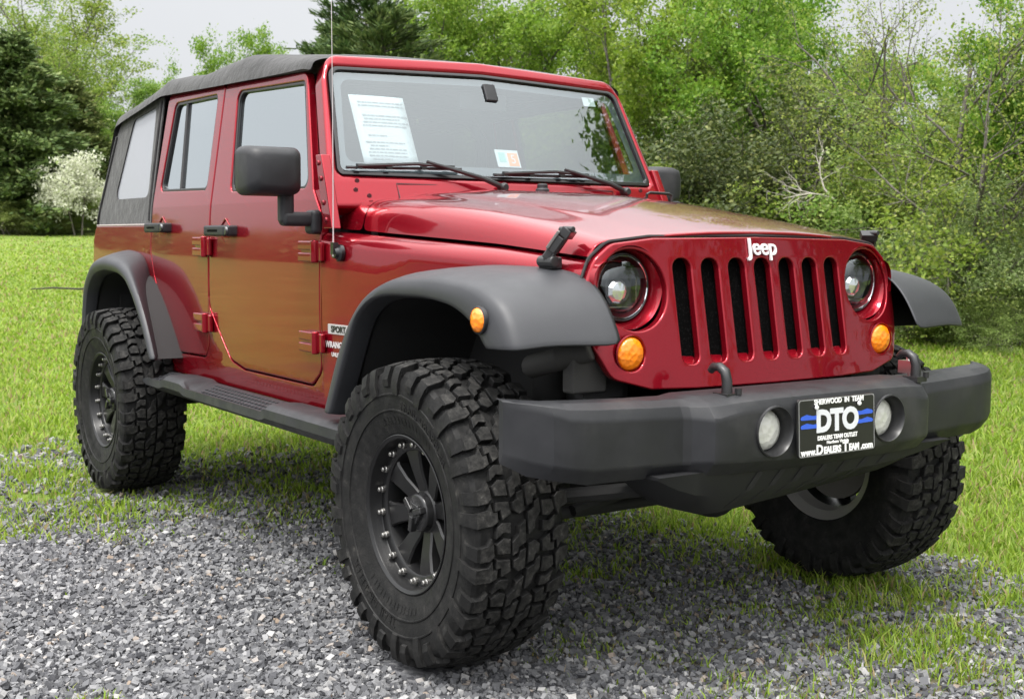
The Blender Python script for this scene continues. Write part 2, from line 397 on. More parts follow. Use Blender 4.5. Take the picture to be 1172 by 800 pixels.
# ---- grille
def grille_warp(off=0.0):
    def f(a, b, c):
        return Vector((gx(a, b)+off+c-(max(0, abs(a)-.56)/.07)**2*.012, a, b))
    return f
half = [(.0, .806), (.30, .807), (.46, .812, .05), (.585, .845, .05), (.628, .93, .06), (.638, 1.02), (.632, 1.10, .06), (.604, 1.168, .07), (.545, 1.213, .07), (.40, 1.229), (0, 1.2345)]
gout = fillet([(p[0], *p[1:]) for p in half[1:-1]]+[half[-1]]+[(-p[0], *p[1:]) for p in half[1:-1][::-1]]+[half[0]], 5)
SLOT_Y = [.1035*k for k in range(-3, 4)]
holes = []
for y in SLOT_Y:
    holes.append(fillet([(y-.033, .876, .024), (y+.029, .876, .024), (y+.033, 1.172, .029), (y-.033, 1.172, .029)], 6))
for s in (-1, 1):
    holes.append(circle(s*.485, 1.085, .1125, 44)); holes.append(circle(s*.520, .912, .0475, 28))
grille = plate('grille', RED, car, gout, holes, .026, .005, grille_warp(-.013), frange(-.6, .6, .06), frange(.84, 1.22, .06), 2, 45)
grille.name = 'grille'
mb = MB()
for y in SLOT_Y:                                   # sloping scoop at the foot of each slot
    z0, z1 = .873, .900
    mb = MB(); mb.add([(gx(y, z0)-.006, y-.03, z0), (gx(y, z0)-.006, y+.03, z0), (gx(y, z1)-.036, y+.029, z1), (gx(y, z1)-.036, y-.029, z1)], [(0, 1, 2, 3)])
    mb.obj('slot_foot', RED, grille)
MESHM = mat('radiator_mesh', (.012, .012, .012), .9, spec=.05)
n_, l_, b_ = nodes(MESHM); vo = n_.new('ShaderNodeTexVoronoi'); vo.inputs['Scale'].default_value = 160; l_.new(texco(MESHM), vo.inputs['Vector'])
l_.new(ramp(MESHM, vo.outputs['Distance'], [(.15, (.012, .012, .012)), (.3, (.001, .001, .001))]), b_.inputs['Base Color'])
plate('radiator_screen', MESHM, grille, fillet([(-.37, .84, .02), (.37, .84, .02), (.37, 1.2, .02), (-.37, 1.2, .02)]), (), .01, .001, grille_warp(-.036), frange(-.3, .3, .06))
mb = MB()
rg = []
for a, b in gout: rg.append((a, b))
mb.loft([[(gx(a, b)-.05, a*.985, .806+(b-.806)*.99+.003) for a, b in rg], [(gx(a, b)-.16, a*.95, .806+(b-.806)*.96+.008) for a, b in rg]], True, False)
mb.obj('grille_surround', DARK, grille)
text('emblem', [mat('polished_emblem', (.86, .86, .86), .2, .35)], grille, 'Jeep', .070, lambda a, b, c: Vector((gx(a, 1.20+b)+.0045+c, a+.003, 1.2035+b)), .006, .0009, spacing=1.0, sx=1.0)

mb = MB(); tp_ = [p for p in gout if p[1] > .90]
k0 = max(range(len(gout)), key=lambda i: (gout[i][1] <= .90)*1.0*(gout[i][0] > 0)*i)
loop = [gout[(k0+1+i) % len(gout)] for i in range(len(gout))]; loop = [p for p in loop if p[1] > .90]
mb.tube([(gx(a, b)-.020-(max(0, abs(a)-.56)/.07)**2*.012, a*1.006, b+.0050) for a, b in loop], .0048, 6)
mb.obj('hood_seal', SOOT, grille)
# ---- lamps
def headlight(s):
    c = Vector((gx(.487, 1.096)-.010, s*.487, 1.092)); tilt = Matrix.Rotation(-.10, 3, 'Y')
    root = MB().lathe([(-.002, .1170), (-.008, .1135), (-.026, .1050), (-.040, .1005), (-.06, .098)], 48, (0, 0, 0), 'x').obj('headlight', RED, car, angle=50)
    root.location = c
    MB().lathe([(-.02, .099), (-.014, .098), (-.010, .0945), (-.012, .0905), (-.022, .089)], 48, (0, 0, 0), 'x').obj('headlight_ring', GLOSSBLK, root, angle=60)
    MB().lathe([(-.0105, .0905), (-.008, .089), (-.0105, .0875)], 48, (0, 0, 0), 'x').obj('chrome_ring', CHROME, root, angle=60)
    MB().lathe([(-.015, .089), (-.04, .086), (-.055, .070), (-.05, .066), (-.05, .050), (-.03, .047), (-.032, .042), (-.06, .0)], 40, (0, 0, 0), 'x').obj('reflector', LAMPBLK, root, angle=30)
    p = MB(); p.lathe([(-.036, .040), (-.026, .036), (-.019, .026), (-.016, .012), (-.0155, 0)], 9, (0, s*.004, -.012), 'x')
    p.obj('projector', mat('projector_glass', (.95, .96, .97), .12, .9, 1), root, angle=15)
    p = MB()
    p.box((-.028, 0, .040), (.02, .125, .004)); p.box((-.028, 0, -.056), (.02, .09, .004)); p.box((-.028, -s*.056, -.01), (.02, .004, .07))
    p.obj('reflector_trim', mat('bright_trim', (.22, .22, .23), .2, 1), root)
    MB().lathe([(-.012, .089), (.000, .080), (.010, .060), (.016, .035), (.018, .0)], 40, (0, 0, 0), 'x').obj('lens', LENS, root, angle=80)
    for ch in root.children: ch.location.x = -.026
    return root
headlight(-1); headlight(1)
def turn(s):
    c = Vector((gx(.52, .913)+.0, s*.520, .913))
    root = MB().lathe([(.004, .0535), (.006, .050), (.0, .047), (-.02, .046)], 32, (0, 0, 0), 'x').obj('turn_signal', RED, car, angle=60); root.location = c
    MB().lathe([(-.006, .0465), (.004, .044), (.010, .036), (.014, .018), (.015, 0)], 32, (0, 0, 0), 'x').obj('amber_lens', AMBER, root, angle=70)
turn(-1); turn(1)

# ---- windscreen frame
def wx(z): return -.923-.471*(z-1.446)
NW = Vector((.905, 0, .426))
def ws_warp(off=0.0):
    def f(a, b, c):
        return Vector((wx(b)-.012*(a/.7)**2, a, b))+NW*(off+c)
    return f
wo = fillet([(-.780, 1.33), (.780, 1.33), (.762, 1.42), (.702, 1.80, .10), (.664, 1.893, .07), (0, 1.918), (-.664, 1.893, .07), (-.702, 1.80, .10), (-.762, 1.42)], 5)
wg = fillet([(-.724, 1.446, .022), (0, 1.446), (.724, 1.446, .022), (.670, 1.846, .045), (0, 1.866), (-.670, 1.846, .045)], 5)
wsf = plate('windscreen_frame', RED, car, wo, [wg], .075, .014, ws_warp(-.036), frange(-.6, .6, .1), (1.446, 1.846), 2, 45)
plate('windscreen_seal', GLOSSBLK, wsf, wg, [fillet([(-.708, 1.460, .02), (0, 1.460), (.708, 1.460, .02), (.655, 1.834, .04), (0, 1.854), (-.655, 1.834, .04)], 5)], .012, .002, ws_warp(-.004), frange(-.6, .6, .1))
FRIT = mat('grey_glass_border', (.045, .052, .058), .5)
plate('frit_border', FRIT, wsf, fillet([(-.709, 1.459, .02), (0, 1.459), (.709, 1.459, .02), (.656, 1.835, .04), (0, 1.855), (-.656, 1.835, .04)], 5),
      [fillet([(-.672, 1.500, .03), (0, 1.500), (.672, 1.500, .03), (.622, 1.808, .04), (0, 1.826), (-.622, 1.808, .04)], 5)], .002, .0005, ws_warp(-.016), frange(-.6, .6, .1))
plate('glass', GLASS, wsf, fillet([(-.710, 1.458, .02), (0, 1.458), (.710, 1.458, .02), (.657, 1.836, .04), (0, 1.856), (-.657, 1.836, .04)], 5), (), .004, .0005, ws_warp(-.010), frange(-.6, .6, .1))
# pressed panel line and bolts below the glass, hinge straps on the pillars
mb = MB()
for k in range(2):
    pass
pl = [(-.50, 1.368), (-.50, 1.418), (.50, 1.418), (.50, 1.368)]
mb.tube([ws_warp(.0015)(a, b, 0) for a, b in pl], .0035, 6)
GAPRED = mat('dark_red_gap', (.05, .004, .008), .5); mb.obj('panel_line', GAPRED, wsf)
for (a, b) in ((-.655, 1.425), (-.668, 1.392), (-.62, 1.372), (.655, 1.425), (.668, 1.392), (-.10, 1.395), (.25, 1.398)):
    p = ws_warp(.001)(a, b, 0); mb = MB(); mb.lathe([(0, .009), (.004, .008), (.004, 0)], 12, tuple(p), 'x'); mb.obj('frame_bolt', GAPRED, wsf)
BOLTRED = mat('dark_bolt_head', (.20, .02, .03), .35, .6)
for s in (-1, 1):
    mb = MB()
    pts = [(-.835, 1.255), (-.905, 1.255), (-1.002, 1.515), (-.955, 1.515), (-.900, 1.40)]
    yy = lambda z: s*itp(z, [1.25, 1.52], [.796, .778])
    ring0 = [(x, yy(z), z) for x, z in pts]; ring1 = [(x, yy(z)-s*.035, z) for x, z in pts]
    mb.loft([ring0, ring1], True, True)
    hb = mb.obj('windscreen_hinge', RED, wsf, bevel=.004)
    for (x, z) in ((-.972, 1.485), (-.945, 1.43), (-.915, 1.345), (-.885, 1.285)): mb = MB(); mb.lathe([(0, .010), (s*.006, .008), (s*.006, 0)], 10, (x, yy(z), z), 'y'); mb.obj('hinge_bolt', BOLTRED, wsf)
# wipers
def wiper(pivot, tip0, tip1, elbow):
    P = ws_warp(.0)
    root = MB()
    a = P(*pivot, 0)+NW*.03; e0 = P(*elbow, 0)+NW*.028
    root.tube([a, a*.7+e0*.3+NW*.012, e0], [.011, .009, .006], 8)
    root.lathe([(-.02, .016), (.01, .018), (.02, .012), (.02, 0)], 14, tuple(a), 'x')
    r = root.obj('wiper', SATINBLK, wsf)
    b0, b1 = P(*tip0, 0)+NW*.010, P(*tip1, 0)+NW*.010
    bl = MB(); bl.tube([b0, b1], .006, 6); bl.tube([b0*.92+b1*.08+NW*.012, e0*.5+(b0+b1)*.25+NW*.008, b0*.08+b1*.92+NW*.012], .0065, 6)
    for t in (.1, .35, .65, .9): bl.box(tuple(b0.lerp(b1, t)+NW*.008), (.014, .02, .018))
    bl.obj('wiper_blade', SATINBLK, r)
wiper((-.060, 1.405), (-.690, 1.468), (-.215, 1.478), (-.37, 1.492))
wiper((.545, 1.405), (-.075, 1.462), (.42, 1.470), (.26, 1.486))
# stickers
P = ws_warp(-.0145)
def decal(name, a0, a1, b0, b1, m, off=0, shear=0):
    q = MB(); v = [P(a0+shear, b0, off), P(a1+shear, b0, off), P(a1, b1, off), P(a0, b1, off)]
    return q.add(v, [(0, 1, 2, 3)]).obj(name, m, wsf)
decal('inspection_sticker', -.024, .084, 1.506, 1.574, PAPER)
q = MB()
for (a0, a1, b0, b1, mi) in ((.030, .078, 1.511, 1.562, 0), (-.012, .020, 1.525, 1.563, 1)):
    q.add([P(a0, b0, .0012), P(a1, b0, .0012), P(a1, b1, .0012), P(a0, b1, .0012)], [(0, 1, 2, 3)], mi)
q.obj('sticker_print', [REDPRINT, mat('teal_print', (.25, .42, .38), .6)], wsf)
text('sticker_number', PAPER, wsf, '5', .050, lambda a, b, c: P(a+.054, b+1.536, .0022+c*.2))
decal('registration_sticker', .492, .556, 1.782, 1.820, PAPER)
# interior mirror, hung from the header
mb = MB(); mb.box((-1.17, .03, 1.765), (.03, .22, .065)); mb.tube([(-1.16, .03, 1.77), (-1.125, .02, 1.80), (-1.098, .02, 1.815)], .012, 8); mb.box((-1.092, .02, 1.795), (.012, .055, .075), 0, Matrix.Rotation(-.44, 3, 'Y'))
mb.obj('interior_mirror', BLACKPL, wsf, bevel=.008)

# ---- doors
FD = fillet([(-1.06, .692, .07), (-.969, .75, .07), (-.967, 1.30), (-1.055, 1.395, .02), (-1.235, 1.836, .05), (-2.045, 1.872, .03), (-2.046, .93, .08), (-1.83, .718, .08), (-1.69, .692, .06)], 6)
FW = fillet([(-1.098, 1.402, .03), (-1.243, 1.803, .03), (-1.905, 1.826, .04), (-1.850, 1.410, .03)], 5)
RD = fillet([(-2.130, .708, .06), (-2.078, .765, .06), (-2.055, 1.00), (-2.054, 1.871, .02), (-2.765, 1.893, .05), (-2.812, 1.39), (-2.812, 1.155, .1), (-2.760, 1.04), (-2.560, .768, .1), (-2.50, .717, .06), (-2.44, .701)], 6)
RW = fillet([(-2.035-.09, 1.424, .03), (-2.125, 1.834, .03), (-2.668, 1.842, .04), (-2.735, 1.434, .03)], 5)
def inset(poly, d):
    n = len(poly); c = Vector((sum(p[0] for p in poly)/n, sum(p[1] for p in poly)/n)); out = []
    for p in poly:
        q = Vector(p)-c; out.append(tuple(c+q*(1-d/max(q.length, .01))))
    return out
def door(kind, outline, win, quarter=None):
    d = plate(kind, RED, car, outline, [win], .034, .006, side_warp(-.017), (), SIDE_B, 2)
    plate('window_seal', SATINBLK, d, win, [inset(win, .018)], .012, .002, side_warp(-.012), (), ())
    plate('door_window', SIDEGLASS, d, inset(win, .010), (), .004, .0005, side_warp(-.020), (), ())
    return d
fd = door('front_door', FD, FW); rd = door('rear_door', RD, RW)
mb = MB(); a, b_2 = (-2.475, 1.43), (-2.528, 1.838); mb.tube([(-2.475, -(ys(1.43)-.016), 1.43), (-2.528, -(ys(1.838)-.016), 1.838)], .011, 8); mb.obj('window_divider', SATINBLK, rd)
def hinge(d, x1, x0, z0, z1, nm='hinge'):
    """leaf on the door with three ribs, barrel at the shut line"""
    h = MB(); zc = (z0+z1)/2; y = -ys(zc); H = z1-z0
    h.box((lerp(x0, x1, .45), y-.006, zc), (abs(x1-x0)*.86, .016, H*.92))
    for k in (-1, 1): h.box((lerp(x0, x1, .46), y-.014, zc+k*H*.26), (abs(x1-x0)*.80, .030, H*.40))
    h.lathe([(zc-H*.5, 0), (zc-H*.5, .015), (zc+H*.5, .015), (zc+H*.5, 0)], 14, (x0, y-.022, 0), 'z')
    h.box((x0+.022, y-.012, zc), (.05, .018, H*.85))
    return h.obj(nm, RED, d, bevel=.005)
hinge(fd, -1.115, -.966, 1.135, 1.215); hinge(fd, -1.115, -.966, .812, .892)
hinge(rd, -2.20, -2.050, 1.138, 1.226); hinge(rd, -2.20, -2.050, .815, .90)
def handle(d, xa, xb, zc):
    y = -ys(zc); h = MB()
    x0 = (xa+xb)/2
    h.box((x0, y-.042, zc), (abs(xb-xa)*.84, .026, .044)); h.box((xa+(xb-xa)*.12, y-.018, zc), (.05, .05, .036)); h.box((xa+(xb-xa)*.86, y-.018, zc), (.06, .05, .044))
    r = h.obj('handle', BLACKPL, d, bevel=.009)
    k = MB(); k.lathe([(0, .019), (-.008, .017), (-.009, 0)], 16, (xb-.02, y-.043, zc), 'y'); k.box((x0-.01, y-.0535, zc), (abs(xb-xa)*.42, .003, .010)); k.obj('lock', mat('dark_chrome', (.14, .14, .145), .35, 1), d)
    k = MB(); k.tube([(x0+.075*sx_, y+.0005, zc+.050*sz_) for sx_, sz_ in ((-1, 0), (-.12, .92), (0, 1), (.12, .92), (1, 0), (.12, -.92), (0, -1), (-.12, -.92), (-1, 0))], .0035, 6); k.obj('cup_reflection', RED, d)  # reflections in the handle recess, put into shape as a raised red diamond
    return r
handle(fd, -2.00, -1.73, 1.249); handle(rd, -2.78, -2.52, 1.264)
mirror(fd); mirror(rd)
# ---- door mirrors
def wing_mirror(s):
    base = MB()
    base.box((-.985, s*.795, 1.278), (.070, .045, .085)); base.box((-.985, s*.85, 1.288), (.056, .14, .050)); base.box((-.985, s*.900, 1.33), (.048, .052, .12))
    r = base.obj('side_mirror', BLACKPL, car, bevel=.016, seg=3)
    hd = MB()
    # housing: rounded box that tapers forward
    rings = []
    for (x, sc, rr) in ((.095, .60, .6), (.085, .82, .7), (.055, .95, .85), (.0, 1.0, 1), (-.045, 1.0, 1), (-.055, .97, 1)):
        out = fillet([(-.102*sc, -.084*sc, .030), (.102*sc, -.084*sc, .030), (.102*sc, .084*sc, .030), (-.102*sc, .084*sc, .030)], 5)
        rings.append([(x, a, b) for a, b in out])
    hd.loft(rings, True, True)
    h = hd.obj('mirror_housing', BLACKPL, r, angle=45); h.location = (-.975, s*.968, 1.450); h.rotation_euler = (0, 0, s*.06)
    g = MB(); g.add([(-.0555, a, b) for a, b in fillet([(-.1, -.074, .025), (.1, -.074, .025), (.1, .074, .025), (-.1, .074, .025)], 5)], [tuple(range(24))])
    gg = g.obj('mirror_glass', CHROME, r); gg.location = h.location; gg.rotation_euler = h.rotation_euler
    gg.location.x -= .002
    if s > 0:                                      # the far one is folded back
        for q in (h, gg): q.location = (-1.12, .912, 1.455); q.rotation_euler = (0, 0, R(62))
        gg.location = (-1.122, .909, 1.455)
wing_mirror(-1); wing_mirror(1)

# ---- side decals by the lower hinge
def on_fender(x0, z0, off=.0012):
    def f(a, b, c):
        x = x0+a; return Vector((x, -(taper(x)-.0144*((seam(x)-.06-(z0+b))/.6)**2+off+c), z0+b))
    return f
bd = plate('side_badge', BADGE, f_, fillet([(-.070, -.0175, .004), (.070, -.0175, .004), (.070, .0175, .004), (-.070, .0175, .004)], 3), (), .003, .0005, on_fender(-.840, .906, .001))
text('badge_lettering', PLATEBLK, f_, 'SPORT', .030, on_fender(-.840, .9055, .0035), .0008, .001, sx=1.05)
text('side_lettering', DECAL, f_, 'WRANGLER', .030, on_fender(-.852, .850, .002), .001, .0011, sx=.95)
text('side_lettering', DECAL, f_, 'UNLIMITED', .020, on_fender(-.842, .816, .002), .001, .0008, sx=.95)
# ---- aerial
y = -taper(-.83)
mb = MB(); mb.lathe([(0, .030), (-.012, .030), (-.018, .022), (-.030, .018), (-.032, 0)], 18, (-.815, y, 1.172), 'y')
mb.box((-.815, y-.026, 1.188), (.022, .02, .04))
an = mb.obj('antenna', GLOSSBLK, car, angle=30)
mb = MB(); mb.tube([(-.815, y-.03, 1.16), (-.815, y-.03, 1.23), (-.83, y-.022, 1.62), (-.86, y-.01, 2.16)], [.0040, .0026, .0015, .0010], 8)
mb.obj('antenna_mast', mat('aerial_steel', (.55, .50, .50), .35, .6), an)

# ---- soft top
XS = [-1.150, -1.205, -1.38, -1.65, -1.85, -2.06, -2.35, -2.60, -2.80, -2.87, -3.10, -3.40, -3.50]
ZR = [1.850, 1.864, 1.866, 1.872, 1.878, 1.883, 1.892, 1.900, 1.906, 1.898, 1.868, 1.832, 1.815]     # rail
ZS = [1.882, 1.900, 1.912, 1.950, 1.974, 1.962, 1.948, 1.966, 1.970, 1.950, 1.915, 1.882, 1.868]     # shoulder
ZC = [1.908, 1.926, 1.945, 1.985, 2.010, 1.998, 1.985, 2.005, 2.005, 1.988, 1.95, 1.915, 1.900]
def rng_noise(x, k): return math.sin(x*17.3+k*2.1)*.5+math.sin(x*41.7+k*5.3)*.3+math.sin(x*7.1+k)*.4
rings = []
for x in sorted(set(list(np.linspace(-3.50, -1.150, 60)))):
    a, b, c = (float(np.interp(x, XS[::-1], v[::-1])) for v in (ZR, ZS, ZC))
    wr = .004
    h = [(.722, a-.022), (.716, a+.006), (.700, lerp(a, b, .55)), (.675, b-.006), (.63, b+.001), (.45, lerp(b, c, .55)), (.2, lerp(b, c, .93)), (0, c)]
    full = [(-p, q) for p, q in h]+[(p, q) for p, q in h[-2::-1]]
    rings.append([(x, p, q+wr*rng_noise(x, i)*(0 if i in (0, len(full)-1) else 1)) for i, (p, q) in enumerate(full)])
# rear drop
for (x, z, sh) in ((-3.52, 1.845, 1.0), (-3.545, 1.76, 1.0), (-3.62, 1.50, 1.0), (-3.69, 1.285, 1.0)):
    rings.insert(0, [(x-.05*(1-(p/.72)**2), p*sh*itp(z, [1.28, 1.85], [1.05, 1.0]), min(z, q)+.02*(1-(p/.72)**2)) for (xx, p, q) in rings[4 if len(rings) > 63 else 0]])
mb = MB().loft(rings, False)
top = mb.obj('soft_top', CLOTH, car, angle=70)
q = top.modifiers.new('sub', 'SUBSURF'); q.levels = q.render_levels = 1
QO = fillet([(-2.828, 1.284), (-2.838, 1.89, .02), (-3.10, 1.872), (-3.46, 1.835, .05), (-3.53, 1.75, .06), (-3.715, 1.284)], 5)
QW = fillet([(-2.905, 1.412, .04), (-2.945, 1.846, .03), (-3.275, 1.812, .06), (-3.435, 1.412, .04)], 5)
qs = plate('quarter_panel_fabric', CLOTH, top, QO, [QW], .008, .002, side_warp(-.006), frange(-3.7, -2.9, .1), [1.36, 1.5, 1.65, 1.8])
plate('quarter_window', VINYL, top, inset(QW, -.006), (), .003, .0005, side_warp(-.010), frange(-3.4, -2.9, .12), [1.5, 1.65])
mb = MB()
mb.tube([(-2.82, -.772, 1.280), (-3.71, -.772, 1.280)], .0045, 8); mb.obj('top_rail_trim', mat('pale_rail', (.36, .31, .30), .4), top)
for a, b in ((((-2.852, 1.30), (-2.866, 1.87))), (((-3.690, 1.30), (-3.52, 1.74)))):
    mb = MB(); mb.tube([(lerp(a[0], b[0], t), -(ys(lerp(a[1], b[1], t))+.002), lerp(a[1], b[1], t)) for t in np.linspace(0, 1, 6)], .007, 6); mb.obj('fabric_welt', CLOTH, top)
for ch in list(top.children):
    c = ch.copy(); col.objects.link(c); c.parent = top; c.scale = (1, -1, 1)
# rail above the doors
mb = MB()
for s in (-1, 1): mb = MB(); mb.tube([(-1.21, s*.700, 1.852), (-2.05, s*.697, 1.884), (-2.83, s*.694, 1.905)], .016, 8); mb.obj('door_rail', CLOTH, top)

# ---- wheel arch flares
def resample(poly, n):
    p = np.array(poly, float); d = np.r_[0, np.cumsum(np.linalg.norm(np.diff(p, axis=0), axis=1))]
    t = np.linspace(0, d[-1], n); return np.stack([np.interp(t, d, p[:, k]) for k in range(p.shape[1])], 1)
def smooth(a, k=2):
    for _ in range(k):
        b = a.copy(); b[1:-1] = (a[:-2]+2*a[1:-1]+a[2:])/4; a = b
    return a
def flare(lines, name, n=40, body=.0):
    rs = [smooth(resample(l, n), 3) for l in lines]
    rings = [[tuple(r[i]) for r in rs] for i in range(n)]
    o = MB().loft(rings, False).obj(name, FLAREPL, car, angle=80)
    q = o.modifiers.new('solid', 'SOLIDIFY'); q.thickness = .007; q.offset = -1
    q = o.modifiers.new('sub', 'SUBSURF'); q.levels = q.render_levels = 1
    return o
Y = -.93
lip = [(-.580, .652), (-.455, .880), (-.395, .985), (-.300, 1.040), (-.20, 1.056), (.02, 1.058), (.165, 1.043), (.258, 1.008), (.315, .962), (.338, .936)]
sho = [(-.645, .655), (-.552, .840), (-.465, .958), (-.355, 1.050), (-.205, 1.104), (.064, 1.120), (.285, 1.104), (.392, 1.062), (.440, 1.000), (.462, .940)]
bod = [(-.695, .657), (-.60, .860), (-.53, .985), (-.43, 1.080), (-.25, 1.136), (.00, 1.152), (.25, 1.147), (.36, 1.132), (.45, 1.065), (.515, .945)]
L0 = [(x, Y+.075, z-.012) for x, z in lip]
L1 = [(x, Y-.002, z) for x, z in lip]
L15 = [(lerp(a[0], b[0], .06), Y-.008, lerp(a[1], b[1], .06)) for a, b in zip(lip, sho)]
L2a = [(lerp(a[0], b[0], .82), Y-.004, lerp(a[1], b[1], .82)) for a, b in zip(lip, sho)]
L2 = [(b[0], Y+.014, b[1]) for a, b in zip(lip, sho)]
def L3at(t, up=0): return [(lerp(b[0], c[0], t), lerp(Y+.014, -(taper(min(b[0], .39))-.01), t), lerp(b[1], c[1], t)+up*math.sin(math.pi*t)) for b, c in zip(sho, bod)]
fl1 = flare([L0, L1, L15, L2a, L2, L3at(.12, .008), L3at(.35, .010), L3at(.7, .004), L3at(1.0)], 'front_fender_flare', 44)
mk = MB().lathe([(.0, .038), (-.010, .037), (-.012, .034)], 28, (.318, -.934, 1.012), 'y').obj('marker_bezel', SATINBLK, fl1)
MB().lathe([(-.004, .034), (-.014, .031), (-.020, .018), (-.021, 0)], 28, (.318, -.934, 1.012), 'y').obj('side_marker', AMBER, fl1, angle=70)
mirror(fl1)
shoR = [(-2.365, .680), (-2.445, .80), (-2.535, .91), (-2.640, 1.010), (-2.735, 1.075), (-2.86, 1.110), (-3.10, 1.125), (-3.31, 1.10), (-3.45, .99), (-3.50, .81), (-3.515, .70)]
lipR = [(-2.425, .672), (-2.505, .785), (-2.590, .885), (-2.695, .975), (-2.785, 1.025), (-2.90, 1.050), (-3.10, 1.058), (-3.28, 1.035), (-3.40, .95), (-3.445, .80), (-3.46, .70)]
bodR = [(-2.655, .690), (-2.705, .80), (-2.775, .92), (-2.835, 1.02), (-2.860, 1.10), (-2.95, 1.145), (-3.15, 1.163), (-3.38, 1.14), (-3.52, 1.00), (-3.56, .81), (-3.57, .70)]
K0 = [(x, Y+.075, z-.012) for x, z in lipR]; K1 = [(x, Y-.002, z) for x, z in lipR]
K2a = [(lerp(a[0], b[0], .72), Y-.002, lerp(a[1], b[1], .72)) for a, b in zip(lipR, shoR)]
K2 = [(b[0], Y+.018, b[1]) for b in shoR]
def K3(t, up=0): return [(lerp(b[0], c[0], t), lerp(Y+.018, -.770, t), lerp(b[1], c[1], t)+up*math.sin(math.pi*t)) for b, c in zip(shoR, bodR)]
fl2 = flare([K0, K1, K2a, K2, K3(.15, .006), K3(.5, .006), K3(1.0)], 'rear_fender_flare', 44); mirror(fl2)
# liners
for nm, cx, pts in (('front_wheel_liner', 0, lip), ('rear_wheel_liner', -2.947, lipR)):
    a = resample(pts, 20)
    rr = [[(x, y_, z+.004) for x, z in a] for y_ in (-.90, -.80, -.70, -.58, -.45)]
    ln = MB().loft(rr, False).obj(nm, SOOT, car, angle=60); mirror(ln)
for s in (-1, 1):
    for bc_, bs_ in (((-.12, s*.44, .86), (.86, .03, .55)), ((-.655, s*.56, .90), (.03, .34, .56)), ((-2.95, s*.44, .9), (1.2, .03, .5)), ((.335, s*.55, .87), (.04, .14, .17)), ((.26, s*.60, .955), (.14, .12, .05)), ((-2.62, s*.57, .82), (.03, .36, .34)), ((-3.42, s*.57, .88), (.03, .36, .4))): MB().box(bc_, bs_).obj('inner_fender', SOOT, car)
mb = MB()
mb.tube([(.40, -.63, .93), (.33, -.68, .90), (.16, -.66, .86)], .035, 10); mb.box((.36, -.62, .87), (.05, .12, .13))
mb.obj('inner_fender_brace', mat('dusty_black', (.035, .034, .032), .75), car, bevel=.008)

# ---- side steps
def step(s):
    rings = []
    prof = lambda x: itp(x, [-2.50, -2.44, -2.28, -2.22, -2.16, -2.12, -2.02, -1.96, -1.16, -1.12, -.50], [0, 0, 0, 1, 1, 1, 1, 0, 0, 1, 1])
    xs_ = sorted(set(list(np.linspace(-2.50, -.52, 67))+[-2.44, -2.28, -2.22, -2.02, -1.96, -1.16, -1.12]))
    for x in xs_:
        u = prof(x); t = 1 if x > -2.44 else (x+2.50)/.06
        zt = .612+.012*u; yo = .93
        sec = [(.78, zt-.005), (.815, zt), (lerp(.905, .895, u), lerp(zt-.030, zt, u)), (lerp(.918, .915, u), lerp(zt-.020, zt-.004, u)), (yo, zt-.018), (yo+.002, zt-.05), (yo-.02, .548), (.88, .535), (.80, .545), (.78, .56)]
        zc = .578
        rings.append([(x, s*a, zc+(b-zc)*(.35+.65*t)) for a, b in sec])
    return MB().loft(rings, True, True).obj('side_step', BLACKPL, car, angle=32)
st = step(-1)
mb = MB()
for (xa, xb) in ((-1.86, -1.20), (-2.43, -2.30)):
    mb = MB(); nx = int((xb-xa)/.034)
    for i in range(nx):
        for j in range(4): mb.box((xa+.034*i+(.017 if j % 2 else 0), -(.826+.021*j), .607-.0065*j), (.019, .012, .008))
    mb.obj('tread_pad', FLAREPL, st)
mb = MB()
for x in (-2.15, -1.0): mb = MB(); mb.tube([(x, -.84, .56), (x+.02, -.66, .54), (x+.02, -.45, .58)], .022, 8); mb.obj('step_bracket', DARK, st)
mirror(st)

# ---- front bumper
def bumper():
    YS = [-.990, -.978, -.950, -.910, -.870, -.80, -.60, -.500, -.478, -.440, -.425, -.34, -.20, -.08, 0]
    rings = []
    for y in YS+[-q for q in YS[-2::-1]]:
        a = abs(y); y = y*(1 if a < .6 else lerp(1, .977, (a-.6)/.39))
        xf = itp(a, [0, .34, .425, .44, .478, .50, .60, .80, .87, .91, .95, .978, .99], [.708, .702, .694, .688, .640, .630, .628, .622, .610, .590, .545, .505, .475])
        zft = itp(a, [0, .2, .34, .43, .478, .50, .60, .80, .87, .91, .95, .99], [.786, .784, .776, .758, .762, .764, .768, .776, .782, .796, .806, .808])
        zfb = itp(a, [0, .43, .478, .80, .87, .95, .99], [.622, .638, .632, .638, .648, .662, .676])
        ztop = itp(a, [0, .44, .48, .70, .85, .99], [.812, .812, .806, .810, .818, .822])
        zbot = itp(a, [0, .43, .80, .95, .99], [.590, .600, .604, .630, .655])
        ch = itp(a, [0, .2, .34, .44, .48, .80, .91, .97, .99], [.035, .035, .05, .085, .045, .045, .03, .015, .01])
        xb = itp(a, [0, .55, .80, .91, .95, .978, .99], [.50, .50, .50, .50, .485, .465, .455])
        cb = itp(a, [0, .43, .48, .9, .99], [.05, .04, .03, .03, .015])
        rings.append([(xb, y, ztop-.004), (xf-ch-.03, y, ztop), (xf-ch, y, ztop-.003), (xf-ch*.3, y, lerp(zft, ztop, .55)), (xf-.003, y, zft), (xf, y, zft-.012), (xf, y, zfb+.012), (xf-.004, y, zfb), (xf-cb, y, zbot), (xb, y, zbot+.01)])
    o = MB().loft(rings, True, True).obj('front_bumper', BLACKPL, car, angle=26)
    return o
bp_ = bumper()
q = bp_.modifiers.new('bevel', 'BEVEL'); q.width = .008; q.segments = 3; q.limit_method = 'ANGLE'; q.angle_limit = R(20)
bp_.data.shade_smooth()
